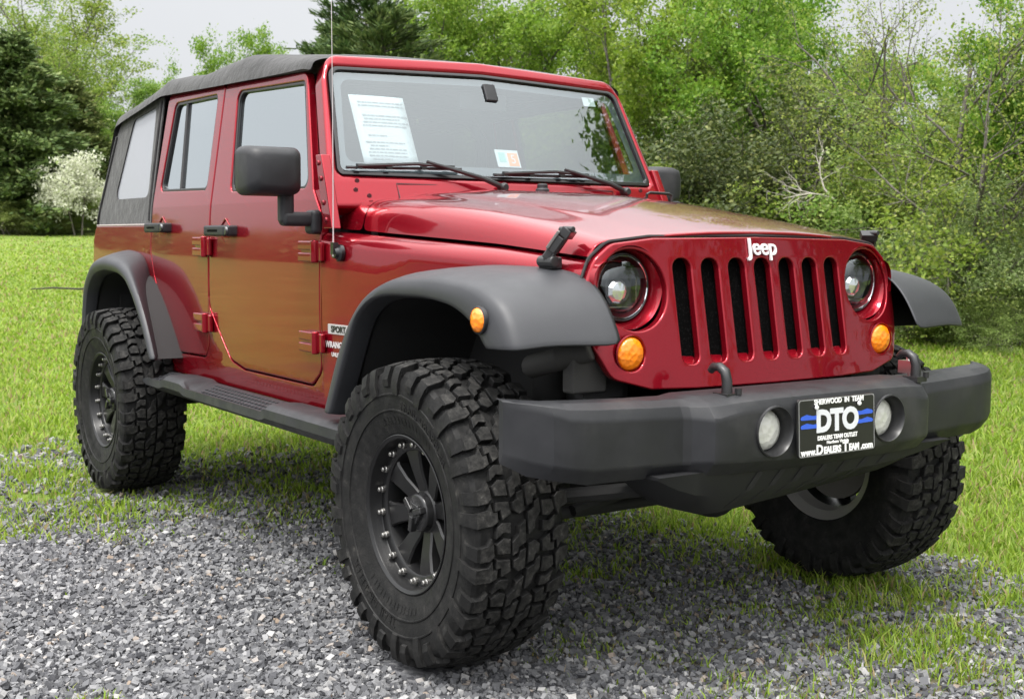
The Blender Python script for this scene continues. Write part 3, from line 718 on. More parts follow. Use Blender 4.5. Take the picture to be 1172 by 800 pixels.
for ed in bp_.data.edges: ed.use_edge_sharp = False
q = bp_.modifiers.new('wn', 'WEIGHTED_NORMAL')
cuts = []
for s in (-1, 1):
    k = MB(); k.lathe([(.642, 0), (.642, .063), (.80, .070), (.80, 0)], 40, (0, s*.235, .710), 'x')
    ko = k.obj('cutter', BLACKPL, None, angle=0, weld=True); cuts.append(ko)
    q = bp_.modifiers.new('cut', 'BOOLEAN'); q.object = ko; q.operation = 'DIFFERENCE'; q.solver = 'EXACT'
me = eval_mesh(bp_); bp_.modifiers.clear(); bp_.data = me
for ko in cuts: bpy.data.objects.remove(ko)
# lower valance with slanted gills
rings = []
for y in np.linspace(-.60, .60, 19):
    a = abs(y); zb = itp(y, [-.60, -.52, -.43, -.33, 0, .33, .43, .52, .60], [.598, .53, .482, .478, .502, .530, .548, .575, .600])
    rings.append([(.655, y, .612), (.645, y, lerp(.612, zb, .55)), (.590-.02*(a > .4), y, zb), (.48, y, zb-.004), (.45, y, .612)])
va = MB().loft(rings, True, True).obj('bumper_valance', mat('dark_valance_plastic', (.013, .0132, .0145), .55, spec=.35), bp_, angle=40)
mb = MB()
for k in range(7):
    y = -.27+.09*k
    zq = lambda yy: itp(yy, [-.60, -.52, -.43, -.33, 0, .33, .43, .52, .60], [.598, .53, .482, .478, .502, .530, .548, .575, .600])
    mb = MB(); rg_ = []
    for t in np.linspace(0, 1, 7):
        yy = y+.045-.085*t; zb = zq(yy); z = lerp(.600, zb+.012, t); zm = lerp(.612, zb, .55)
        xx = itp(z, [zb, zm, .612], [.590, .645, .655])
        rg_.append([(xx+.0015, yy-.013, z), (xx+.0030, yy, z), (xx+.0015, yy+.013, z), (xx-.012, yy, z)])
    mb.loft(rg_, True, True); mb.obj('valance_gill', DARK, va)
def fog(s):
    c = (.690, s*.235, .710)
    r = MB().lathe([(.010, .0715), (.0185, .070), (.020, .067), (.014, .063), (-.022, .058), (-.040, .056), (-.045, .055)], 36, (0, 0, 0), 'x').obj('fog_lamp', SATINBLK, bp_, angle=50); r.location = c
    l_2 = MB().lathe([(-.026, .0575), (-.016, .052), (-.008, .036), (-.005, .016), (-.0045, 0)], 32, (0, 0, 0), 'x').obj('fog_lens', FOGLENS, bp_, angle=70); l_2.location = c
fog(-1); fog(1)
def hook(y):
    mb = MB()
    pts = [(.625, y, .79), (.625, y, .845), (.617, y, .870), (.596, y, .882), (.572, y, .880), (.560, y, .868)]
    mb.tube(pts, [.016, .015, .0145, .013, .012, .010], 10); mb.box((.622, y, .806), (.055, .045, .016)); mb.lathe([(.81, .010), (.828, .010), (.828, 0)], 6, (.648, y+.02, 0), 'z')
    mb.obj('tow_hook', SATINBLK, bp_, angle=45)
hook(-.34); hook(.455)
mb = MB(); mb.box((.56, .50, .835), (.05, .03, .04)); mb.tube([(.56, .52, .80), (.555, .515, .87)], .012, 8); mb.obj('bumper_bolt', STEEL, bp_)

# ---- number plate
PX = Matrix.Rotation(-.05, 3, 'Y'); PC = Vector((.718, -.006, .712)); PR = Matrix.Rotation(.0, 3, 'X')
def pw(off): return lambda a, b, c: PC+PX @ Vector((off+c, a, b))
lp = plate('licence_plate', PLATEBLK, car, fillet([(-.158, -.081, .010), (.158, -.081, .010), (.158, .081, .010), (-.158, .081, .010)]), (), .008, .002, pw(0))
mb = MB()
mb.loft([[tuple(pw(.0046)(a, b, 0)) for a, b in fillet([(-.158+i, -.081+i, .008), (.158-i, -.081+i, .008), (.158-i, .081-i, .008), (-.158+i, .081-i, .008)])] for i in (.002, .005)], True, False)
mb.obj('plate_rim', mat('grey_rim', (.22, .22, .22), .4), lp)
def pt_(name, m, body, size, a, b, bold=.0008, sx=1, spacing=1): text(name, m, lp, body, size, lambda u, v, c: pw(.0048)(u+a, v+b, c), .0012, bold, sx=sx, spacing=spacing)
pt_('plate_lettering', SILVERPRINT, 'DTO', .082, 0, .013, .004, 1.0, .96)
pt_('plate_slogan', WHITE, 'SHERWOOD  IN  TEAM', .020, .008, .069, .0006, .98)
pt_('plate_slogan', WHITE, 'DEALERS TEAM OUTLET', .0165, 0, -.0315, .0006, .92)
pt_('plate_slogan', WHITE, 'Northern Virginia', .0125, 0, -.045, .0003)
pt_('plate_web_address', WHITE, 'www.', .026, -.118, -.067, .0010)
pt_('plate_web_address', WHITE, 'D', .037, -.074, -.064, .0012)
pt_('plate_web_address', WHITE, 'EALERS', .026, -.022, -.067, .0012, .84)
pt_('plate_web_address', WHITE, 'T', .037, .032, -.064, .0012)
pt_('plate_web_address', WHITE, 'EAM', .026, .068, -.067, .0012, .84)
pt_('plate_web_address', WHITE, '.com', .026, .122, -.067, .0010)
mb = MB()
for s in (-1, 1):
    for z in (.028, .004):
        pts = [(s*.082, z-.006), (s*.146, z-.005), (s*.150, z), (s*.146, z+.005), (s*.125, z+.010), (s*.10, z+.005), (s*.082, z+.006)]
        mb = MB(); mb.add([pw(.0049)(a, b, 0) for a, b in pts], [tuple(range(7))]); mb.obj('plate_stripe', BLUE, lp)
mb = MB()
for s in (-1, 1): mb = MB(); mb.lathe([(.0045, .007), (.008, .006), (.009, 0)], 12, tuple(PC+Vector((0, s*.088, .056))), 'x'); mb.obj('plate_screw', WHITE, lp)

# ---- bonnet catches
def catch(s):
    r = MB(); p0 = Vector((.238, -.648, 1.158)); p1 = Vector((.290, -.612, 1.245)); d = (p1-p0)
    q = MB()
    q.box(tuple(p0+Vector((-.005, .0, .0))), (.070, .035, .035)); q.tube([p0+Vector((-.035, -.012, .004)), p0+Vector((.035, -.012, .004))], .018, 10)
    r_ = q.obj('hood_catch', SATINBLK, car, bevel=.006)
    t = MB(); n = Vector((0, -.022, .006))
    t.tube([p0+n, p0+d*.35+n], .010, 8); t.tube([p0+n+Vector((.022, 0, 0)), p0+d*.8+n+Vector((.022, 0, 0))], .005, 6); t.tube([p0+n-Vector((.022, 0, 0)), p0+d*.8+n-Vector((.022, 0, 0))], .005, 6)
    rot = d.to_track_quat('Z', 'Y').to_matrix()
    t.box(tuple(p0+d*.55+n), (.042, .030, .050), 0, rot); t.box(tuple(p0+d*.92+n*.6), (.054, .030, .026), 0, rot); t.box(tuple(p0+d*.25+n), (.028, .022, .04), 0, rot); t.box(tuple(p0+d*.62+n*1.7), (.024, .010, .060), 1, rot); t.tube([p1+n+Vector((-.03, 0, 0)), p1+n+Vector((.03, 0, 0))], .009, 8)
    t.obj('catch_strap', [SATINBLK, BRAKE], r_, bevel=.003)
    return r_
hc = catch(-1); mirror(hc)

# ---- wheels
TW = .146
def crown_r(w_): return .4405-.016*(abs(w_)/.146)**2.4
def T(w_, s, h=0):
    a = s/.44; r = crown_r(w_)+h; return (r*math.cos(a), -w_, r*math.sin(a))
def tyre_mesh():
    mb = MB()
    hp = [(.100, .218), (.112, .222), (.121, .232), (.127, .250), (.138, .285), (.1455, .325), (.147, .355), (.145, .385), (.139, .403), (.128, .4120), (.10, .4150), (.05, .4195), (0, .4205)]
    prof = [(-a, r) for a, r in hp]+[(a, r) for a, r in hp[-2::-1]]
    mb.lathe(prof, 96, closed=False)
    # raised rings and letters-like ribs on the wall
    for r0, yv in ((.300, .1418), (.345, .1475)):
        mb.lathe([(-yv+.002, r0-.004), (-yv-.0022, r0-.002), (-yv-.0022, r0+.002), (-yv+.002, r0+.004)], 96)
    NP = 18; pl = 2*math.pi*.44/NP
    def block(poly, s0, side, hgt=.0, depth=.017, ch=.0016):
        c = np.mean(poly, axis=0); tp = []; bt = []
        for (w_, s) in poly:
            q = np.array([w_, s]); qi = c+(q-c)*(1-ch/max(1e-3, np.linalg.norm(q-c))*1.0)
            tp.append(T(side*qi[0], s0+side*qi[1], 0)); bt.append(T(side*w_, s0+side*s, -depth))
        md = [T(side*w_, s0+side*s, -ch) for w_, s in poly]
        n = len(poly); o = [tuple(range(n))]
        f = [tuple(range(n))]
        for j in range(n):
            k = (j+1) % n; f.append((j, k, n+k, n+j)); f.append((n+j, n+k, 2*n+k, 2*n+j))
        mb.add(tp+md+bt, f[:1], 1); mb.f += []
        o_ = len(mb.v)-3*n; mb.f += [tuple(q_+o_ for q_ in g_) for g_ in f[1:]]; mb.mi += [0]*(len(f)-1)
    for i in range(NP):
        for side in (-1, 1):
            s0 = i*pl+(0 if side > 0 else pl*.5)
            # interlocking raked blocks: centre, middle and shoulder rows
            block([(.004, .006), (.024, -.002), (.040, .010), (.040, .030), (.026, .038), (.022, .054), (.004, .060)], s0, side, depth=.021)
            block([(.004, .076), (.026, .066), (.030, .052), (.044, .044), (.046, .080), (.026, .100), (.024, .120), (.004, .136)], s0, side, depth=.021)
            block([(.047, .002), (.074, -.012), (.078, .016), (.092, .012), (.090, .036), (.052, .034)], s0, side, depth=.021)
            block([(.052, .050), (.088, .052), (.094, .078), (.072, .094), (.052, .090)], s0, side, depth=.021)
            block([(.052, .104), (.074, .108), (.094, .094), (.090, .124), (.074, .134), (.050, .132)], s0, side, depth=.021)
            block([(.086, -.016), (.104, -.026), (.1455, -.030), (.1455, .012), (.112, .018), (.104, .034), (.098, .008), (.086, .010)], s0, side, depth=.022)
            block([(.098, .046), (.112, .034), (.137, .032), (.137, .072), (.116, .078), (.106, .096), (.100, .074)], s0, side, depth=.022)
            # side biters running down the wall
            for (sa, sb, r1) in ((-.028, .010, .345), (.034, .070, .368)):
                a0 = (s0+side*sa)/.44; a1 = (s0+side*sb)/.44; v = []
                for (r, yv, sh) in ((.424, .1455, 0), (.408, .1515, .002), (lerp(.408, r1, .5), .1565, .006), (r1, .153, .010), (r1-.004, .1445, .010)):
                    k = side*sh/.44
                    for aa in (a0+k, a1+k): v.append((r*math.cos(aa), -side*yv, r*math.sin(aa)))
                for (r, yv, sh) in ((.424, .132, 0), (.404, .136, .002), (lerp(.404, r1, .5), .143, .006), (r1, .1445, .010), (r1-.004, .143, .010)):
                    k = side*sh/.44
                    for aa in (a0+k, a1+k): v.append((r*math.cos(aa), -side*yv, r*math.sin(aa)))
                f = []
                for j in range(4):
                    f.append((2*j, 2*j+1, 2*j+3, 2*j+2)); f.append((2*j, 2*j+2, 10+2*j+2, 10+2*j)); f.append((2*j+1, 2*j+3, 10+2*j+3, 10+2*j+1))
                f += [(0, 1, 11, 10), (8, 9, 19, 18)]
                mb.add(v, f)
    # small embossed dashes (size lettering band)
    for k in range(14):
        a = 1.1+k*.075
        for t in (a, a+3.1):
            v = []
            for r in (.262, .282):
                for da in (0, .042+.012*(k % 2)): v.append((r*math.cos(t+da), -.1385 if r > .27 else -.1325, r*math.sin(t+da)))
            mb.add(v, [(0, 1, 3, 2)])
    return mb
RB = mat('worn_rubber_wall', (.02, .02, .02), .6)
tyre_me = None
def rim_mesh():
    mb = MB()
    mb.lathe([(-.100, .214), (-.118, .226), (-.1225, .229), (-.124, .226), (-.118, .217), (-.114, .2155), (-.084, .2125), (-.080, .2105), (-.080, .186), (-.076, .180), (-.062, .176), (-.03, .1725), (.02, .181), (.10, .197), (.118, .228), (.100, .216)], 72)
    # eight twin-edged spokes falling to the hub
    for k in range(8):
        a = 2*math.pi*(k+.5)/8; ca, sa = math.cos(a), math.sin(a)
        def Q(r, t, y): return (r*ca-t*sa, y, r*sa+t*ca)
        secs = []
        for (r, w0, y0, dp) in ((.186, .054, -.072, .030), (.168, .036, -.073, .036), (.120, .027, -.066, .042), (.080, .024, -.056, .046), (.048, .022, -.050, .046)):
            secs.append([Q(r, -w0, y0+.006), Q(r, -w0*.84, y0), Q(r, w0*.84, y0), Q(r, w0, y0+.006), Q(r, w0*.9, y0+dp), Q(r, -w0*.9, y0+dp)])
        mb.loft(secs, True, True)
    mb.lathe([(.0, .064), (-.050, .064), (-.056, .058), (-.056, 0)], 32)
    return mb
def wheel(x, s):
    w_ = empty('wheel', (x, s*.864, .4405), car)
    if s > 0: w_.rotation_euler = (0, 0, math.pi)
    return w_
tyre0 = None
for i, (x, s) in enumerate(((0, -1), (-2.947, -1), (0, 1), (-2.947, 1))):
    wh = wheel(x, s)
    if i == 0:
        parts = []
        parts.append(tyre_mesh().obj('tyre', [RUBBER, TREAD], wh, angle=22))
        for a0_ in (1.25, 4.40):
            def wall(u, v, c_, a0_=a0_):
                r_ = .316+v; a = a0_-u/.316; return Vector((r_*math.cos(a), -(.1435+(r_-.316)*.13+c_), r_*math.sin(a)))
            parts.append(text('wall_lettering', RUBBER, wh, 'TRAIL GRAPPLER', .034, wall, .004, .0006, spacing=1.15))
        rm_ = rim_mesh().obj('rim', RIMBLK, wh, angle=34); parts.append(rm_)
        c = MB(); c.lathe([(-.050, .058), (-.076, .056), (-.082, .050), (-.082, 0)], 28); c.lathe([(-.082, .034), (-.092, .032), (-.092, 0)], 6)
        for k in range(3):
            a = k*2*math.pi/3+.5; c.box((.032*math.cos(a), -.090, .032*math.sin(a)), (.046, .020, .018), 0, Matrix.Rotation(-a, 3, 'Y'))
        parts.append(c.obj('centre_cap', mat('cap_black', (.03, .03, .031), .25, .4), wh, angle=30, bevel=.003))
        d = MB(); d.lathe([(.018, .05), (.018, .158), (.042, .158), (.042, .05)], 48); d.box((.12, .03, .06), (.09, .06, .13)); parts.append(d.obj('brake_disc', BRAKE, wh, angle=30))
        d = MB(); d.lathe([(.055, .1845), (.10, .1955), (.116, .222), (.1195, .2275)], 60); parts.append(d.obj('rim_barrel', ALLOY, wh, angle=40))
        bt = MB(); bt.lathe([(0, .0105), (-.008, .0105), (-.010, .0080), (-.018, .0074), (-.020, .005), (-.020, 0)], 8)
        b0 = bt.obj('rim_bolt', mat('dull_bolt', (.42, .41, .39), .38, 1), wh, angle=30); b0.location = (.1985, -.080, 0); parts.append(b0)
        for k in range(1, 18):
            b1 = b0.copy(); col.objects.link(b1); a = 2*math.pi*k/18; b1.location = (.1985*math.cos(a), -.080, .1985*math.sin(a)); b1.parent = wh; parts.append(b1)
        for k in range(0):
            b1 = b0.copy(); col.objects.link(b1); b1.name = 'lug_nut'; a = 2*math.pi*(k+.3)/5; b1.location = (.050*math.cos(a), -.082, .050*math.sin(a)); b1.parent = wh; parts.append(b1)
        proto = parts
    else:
        for p in proto:
            c = p.copy(); col.objects.link(c); c.parent = wh
    wh.rotation_euler.y = (0.18, .55, .3, .7)[i]
# ---- chassis
mb = MB()
for s in (-1, 1):
    mb.box((-1.6, s*.40, .60), (4.06, .09, .13)); mb.tube([(-.9, s*.40, .56), (-.05, s*.46, .40)], .026, 8)
    mb.tube([(-.02, s*.44, .48), (.03, s*.42, .86)], .028, 8)
    mb.lathe([(.46, .06), (.86, .06)], 20, (-.0, s*.47, 0), 'z')
    mb.tube([(.16, s*.40, .72), (.20, s*.46, .62), (.16, s*.47, .46)], .014, 8); mb.box((.45, s*.40, .66), (.20, .12, .10))
mb.tube([(0, -.72, .44), (0, .72, .44)], .045, 12); mb.lathe([(-.12, .05), (-.06, .14), (.06, .14), (.12, .05)], 20, (0, .18, .44), 'x')
mb.tube([(-2.947, -.72, .44), (-2.947, .72, .44)], .05, 12); mb.lathe([(-.12, .05), (-.06, .15), (.06, .15), (.12, .05)], 20, (-2.947, 0, .44), 'x')
mb.tube([(.19, -.70, .43), (.19, .70, .43)], .019, 10); mb.tube([(.30, -.50, .55), (.30, .50, .55)], .016, 8); mb.tube([(.22, -.55, .44), (.26, .45, .62)], .018, 8)
mb.box((-.9, 0, .55), (1.3, .5, .12)); mb.box((-2.2, .0, .50), (.9, .6, .14)); mb.box((.40, 0, .56), (.10, .80, .10))
mb.tube([(.24, -.80, .50), (.50, -.42, .545)], .022, 8)
mb.obj('chassis', DARK, car, angle=40)
# ---- cabin
mb = MB(); mb.box((-1.12, 0, 1.17), (.34, 1.40, .38)); mb.box((-1.02, 0, 1.375), (.22, 1.38, .06)); mb.obj('dashboard', DASH, car, bevel=.03)
mb = MB(); mb.lathe([(-.014, .175), (0, .19), (.014, .175), (0, .16)], 32, (0, 0, 0), 'x', closed=True); mb.box((0, 0, 0), (.02, .33, .05)); mb.tube([(0, 0, 0), (.25, 0, 0)], .03, 8)
sw = mb.obj('steering_wheel', DASH, car); sw.location = (-1.40, .36, 1.28); sw.rotation_euler = (0, R(20), 0)
for (x, y) in ((-1.85, -.37), (-1.85, .37), (-2.62, -.36), (-2.62, .36)):
    mb = MB(); mb.box((.02, 0, .98-.02), (.52, .50, .16)); mb.box((-.26, 0, 1.28-.02), (.14, .48, .60), 0, Matrix.Rotation(-.2, 3, 'Y'))
    se = mb.obj('seat', SEATM, car, bevel=.05, seg=3); se.location = (x, y, 0)
    mb = MB(); mb.box((-.33, 0, 1.64), (.10, .25, .17)); mb.tube([(-.31, .06, 1.5), (-.33, .06, 1.62)], .008, 6); mb.tube([(-.31, -.06, 1.5), (-.33, -.06, 1.62)], .008, 6); mb.obj('headrest', SEATM, se, bevel=.035, seg=3)
mb = MB()
for s in (-1, 1):
    mb.tube([(-2.05, s*.60, .7), (-2.05, s*.60, 1.70), (-2.05, s*.52, 1.80), (-2.05, 0, 1.82)], .032, 8); mb.tube([(-1.22, s*.60, 1.82), (-2.05, s*.60, 1.80), (-2.9, s*.60, 1.78), (-3.4, s*.58, 1.1)], .032, 8)
mb.obj('roll_cage', DASH, car)
# ---- sheet of paper leaning inside the windscreen
def sheet():
    Pp = ws_warp(-.022); a0, a1 = -.592, -.367
    q = MB(); rows = []
    for t in np.linspace(0, 1, 8):
        b = lerp(1.496, 1.756, t); rows.append([Pp(lerp(a0, a1, u)-.004+t*-.004, b, .002*math.sin(u*3)) for u in np.linspace(0, 1, 6)])
    q.loft(rows, False)
    o = q.obj('paper_sheet', PAPER, None, angle=60)
    md = o.modifiers.new('solid', 'SOLIDIFY'); md.thickness = .0006
    tag(o, 'white printed sheet of paper propped inside the windscreen', 'paper')
    rnd = random.Random(4); k = MB(); z = 1.728
    while z > 1.515:
        if rnd.random() < .85:
            u = .08+rnd.random()*.08
            end = rnd.choice((.5, .8, .9, .95)) if z < 1.71 else .92
            while u < end:
                l_ = .03+rnd.random()*.09; u2 = min(u+l_, end)
                k.add([Pp(lerp(a0, a1, u), z, .004), Pp(lerp(a0, a1, u2), z, .004), Pp(lerp(a0, a1, u2), z+.0045, .004), Pp(lerp(a0, a1, u), z+.0045, .004)], [(0, 1, 2, 3)])
                u = u2+.015
        z -= .0125
    k.obj('printed_lines', INK, o)
sheet()

# ================================================================== the ground
rs = np.random.RandomState(7)
_lat = rs.rand(256, 256)
def vnoise(x, y, s, o=0):
    x = np.asarray(x)*s+o*17.3+1000; y = np.asarray(y)*s+o*9.1+1000
    xi = np.floor(x).astype(int); yi = np.floor(y).astype(int); fx = x-xi; fy = y-yi
    fx = fx*fx*(3-2*fx); fy = fy*fy*(3-2*fy)
    g = lambda a, b: _lat[a % 256, b % 256]
    return (g(xi, yi)*(1-fx)+g(xi+1, yi)*fx)*(1-fy)+(g(xi, yi+1)*(1-fx)+g(xi+1, yi+1)*fx)*fy
def fbm(x, y, s, n=3, o=0): return sum(vnoise(x, y, s*2**k, o+k)*.5**k for k in range(n))/sum(.5**k for k in range(n))
def sstep(a, b, x): t = np.clip((x-a)/(b-a), 0, 1); return t*t*(3-2*t)
def gh(x, y):
    """the field climbs gently away behind the car"""
    s = -np.asarray(x)*.95+np.asarray(y)*.31; d = np.maximum(0, s-10)
    return .034*d*d/(d+8)
def cover(x, y):
    """share of grass: 1 on the lawn, 0 on the gravel drive"""
    x = np.asarray(x, float); y = np.asarray(y, float)
    d = (x+1.13)*.724-(y-.3)*.69
    d = d-.75*sstep(1.1, 2.1, y+.25*x)
    n = fbm(x, y, 1.1, 4, 3)-.5; n2 = fbm(x, y, 4.0, 3, 8)-.5
    c = sstep(.95, -.30, d+n*1.3+n2*.9)
    # thin patchy growth on the gravel in front of the car
    q = sstep(-1.0, .2, y+.10*x)*sstep(-1.3, -.3, x)
    c = np.maximum(c, q*np.clip(.26+.75*sstep(.38, .70, fbm(x, y, 2.4, 4, 21)+.2*n2), 0, .85))
    # worn strip beside the car
    w_ = sstep(.9, .1, y)*np.exp(-((d+.55)/.80)**2)*sstep(.30, .60, fbm(x, y, 1.8, 3, 31))
    c = c*(1-.48*w_)
    under = np.exp(-((x+1.3)/1.9)**4-((y)/.85)**4)
    return np.clip(c*(1-.12*under), 0, 1)
def axis(lo, hi, step, far):
    a = list(np.arange(lo, hi+1e-6, step)); s = step
    while a[-1] < far: s *= 1.22; a.append(a[-1]+s)
    s = step
    while a[0] > -far: s *= 1.22; a.insert(0, a[0]-s)
    return np.array(a)
ax_, ay_ = axis(-9, 4, .075, 420), axis(-6, 9, .075, 420)
gxx, gyy = np.meshgrid(ax_, ay_, indexing='ij')
gz = gh(gxx, gyy)
near = np.exp(-((gxx+2)/9)**2-((gyy-1)/9)**2)
gz = gz+near*(.030*(fbm(gxx, gyy, .9, 3, 2)-.5))
# flatten under the tyres
for tx, ty in ((0, -.86), (0, .86), (-2.947, -.86), (-2.947, .86)): gz *= 1-np.exp(-((gxx-tx)**2+(gyy-ty)**2)/.12)
gz = gz-.012
def ground_z(x, y):
    i = np.clip(np.searchsorted(ax_, x)-1, 0, len(ax_)-2); j = np.clip(np.searchsorted(ay_, y)-1, 0, len(ay_)-2)
    fx = np.clip((x-ax_[i])/(ax_[i+1]-ax_[i]), 0, 1); fy = np.clip((y-ay_[j])/(ay_[j+1]-ay_[j]), 0, 1)
    return (gz[i, j]*(1-fx)+gz[i+1, j]*fx)*(1-fy)+(gz[i, j+1]*(1-fx)+gz[i+1, j+1]*fx)*fy
def raw_mesh(name, v, quads, tris=None):
    me = bpy.data.meshes.new(name); nq = len(quads); me.vertices.add(len(v)); me.vertices.foreach_set('co', np.asarray(v, np.float32).ravel())
    me.loops.add(nq*4); me.loops.foreach_set('vertex_index', np.asarray(quads, np.int32).ravel()); me.polygons.add(nq)
    me.polygons.foreach_set('loop_start', np.arange(0, nq*4, 4, dtype=np.int32)); me.polygons.foreach_set('loop_total', np.full(nq, 4, np.int32))
    me.update(calc_edges=True); return me
nx_, ny_ = gxx.shape
idx = np.arange(nx_*ny_).reshape(nx_, ny_)
qd = np.stack([idx[:-1, :-1], idx[1:, :-1], idx[1:, 1:], idx[:-1, 1:]], -1).reshape(-1, 4)
gme = raw_mesh('ground', np.stack([gxx, gyy, gz], -1).reshape(-1, 3), qd)
at = gme.attributes.new('grass', 'FLOAT', 'POINT'); at.data.foreach_set('value', cover(gxx, gyy).astype(np.float32).ravel())
gme.polygons.foreach_set('use_smooth', np.ones(len(gme.polygons), bool))
GM = mat('lawn_and_gravel', (.1, .1, .1), .95, spec=.2)
n_, l_, b_ = nodes(GM); co = texco(GM)
atn = n_.new('ShaderNodeAttribute'); atn.attribute_name = 'grass'
vo = n_.new('ShaderNodeTexVoronoi'); vo.inputs['Scale'].default_value = 55; l_.new(co, vo.inputs['Vector'])
sepc = n_.new('ShaderNodeSeparateColor'); l_.new(vo.outputs['Color'], sepc.inputs[0])
grav = ramp(GM, sepc.outputs[0], [(0, (.03, .03, .034)), (.5, (.075, .076, .083)), (1, (.15, .15, .155))])
big = noise(GM, .35, 4, .6, co); fine = noise(GM, 14, 5, .7, co); mid = noise(GM, 1.7, 4, .6, co)
lawn = mixc(GM, ramp(GM, big, [(.40, (0, 0, 0)), (.62, (1, 1, 1))]), (.135, .190, .030), (.195, .245, .052))
lawn = mixc(GM, ramp(GM, fine, [(.42, (0, 0, 0)), (.7, (.75, .75, .75))]), lawn, (.085, .125, .022))
lawn = mixc(GM, ramp(GM, mid, [(.56, (0, 0, 0)), (.74, (.45, .45, .45))]), lawn, (.25, .265, .085))
strk = noise(GM, .9, 6, .75, co)
lawn = mixc(GM, ramp(GM, strk, [(.40, (.8, .8, .8)), (.56, (0, 0, 0))]), lawn, (.075, .115, .022))
soil = mixc(GM, ramp(GM, fine, [(.35, (0, 0, 0)), (.65, (1, 1, 1))]), (.055, .042, .030), (.13, .115, .075))
gr2 = mixc(GM, ramp(GM, atn.outputs['Fac'], [(.05, (0, 0, 0)), (.35, (1, 1, 1))]), grav, soil)
l_.new(mixc(GM, ramp(GM, atn.outputs['Fac'], [(.45, (0, 0, 0)), (.9, (1, 1, 1))]), gr2, lawn), b_.inputs['Base Color'])
bump(GM, fine, .6, .03)
ground = finish(gme, 'ground', GM, None, angle=0); ground['kind'] = 'structure'

# ---- loose stones and grass, thinning out with distance from the drive
def fan(n, r0, r1, half, power=0.0):
    th = YAW+(rs.rand(n)*2-1)*half; u = rs.rand(n)
    if power == 0: r = np.sqrt(r0*r0+u*(r1*r1-r0*r0))
    else: r = r0*(r1/r0)**u
    return CAMP[0]+r*np.cos(th), CAMP[1]+r*np.sin(th), r
def tyre_clear(x, y):
    m = np.ones(len(x), bool)
    for tx, ty in ((0, -.864), (0, .864), (-2.947, -.864), (-2.947, .864)): m &= ~((abs(x-tx) < .10) & (abs(y-ty) < .16))
    return m
def stones():
    x, y, r = fan(255000, 1.9, 8.5, .56)
    c = cover(x, y); far_ = np.clip((5.0/r)**1.6, .25, 1)
    k = (rs.rand(len(x)) < np.clip((1-c)**.8+.10, 0, 1)*far_) & tyre_clear(x, y) & (c < .97)
    x, y, r = x[k], y[k], r[k]; n = len(x)
    size = (.0034+.0064*rs.rand(n)**2.4)*np.clip(r/4.6, 1, 1.5)
    cube = np.array([[sx_, sy_, sz_] for sx_ in (-1, 1) for sy_ in (-1, 1) for sz_ in (-1, 1)], float)
    v = cube[None]*(1+.55*(rs.rand(n, 8, 3)-.5))
    v *= (np.stack([.8+.7*rs.rand(n), .7+.45*rs.rand(n), .45+.4*rs.rand(n)], 1)*size[:, None])[:, None, :]
    q = rs.randn(n, 4)*np.array([1, .35, .35, 1]); q /= np.linalg.norm(q, axis=1)[:, None]; w_, a, b, c_ = q.T
    M = np.stack([1-2*(b*b+c_*c_), 2*(a*b-c_*w_), 2*(a*c_+b*w_), 2*(a*b+c_*w_), 1-2*(a*a+c_*c_), 2*(b*c_-a*w_), 2*(a*c_-b*w_), 2*(b*c_+a*w_), 1-2*(a*a+b*b)], 1).reshape(n, 3, 3)
    v = np.einsum('nij,nkj->nki', M, v)
    v += np.stack([x, y, ground_z(x, y)+size*(.15+.9*rs.rand(n))], 1)[:, None, :]
    f = np.array([[0, 1, 3, 2], [4, 6, 7, 5], [0, 4, 5, 1], [2, 3, 7, 6], [0, 2, 6, 4], [1, 5, 7, 3]])
    fq = (f[None]+8*np.arange(n)[:, None, None]).reshape(-1, 4)
    return raw_mesh('gravel', v.reshape(-1, 3), fq)
GRV = mat('crushed_stone', (.2, .2, .2), .8, spec=.35)
n_, l_, b_ = nodes(GRV); ge = n_.new('ShaderNodeNewGeometry')
cs = ramp(GRV, ge.outputs['Random Per Island'], [(0, (.032, .033, .038)), (.25, (.084, .085, .091)), (.55, (.132, .133, .139)), (.82, (.20, .20, .204)), (.96, (.33, .325, .32)), (1, (.22, .165, .12))])
l_.new(mixc(GRV, ramp(GRV, noise(GRV, 120, 3), [(.4, (0, 0, 0)), (.7, (.35, .35, .35))]), cs, (.09, .09, .095)), b_.inputs['Base Color'])
gs = finish(stones(), 'gravel', GRV, None, angle=0); gs.data.shade_flat(); gs['kind'] = 'stuff'; tag(gs, 'loose grey crushed stone of the drive around the tyres', 'gravel')

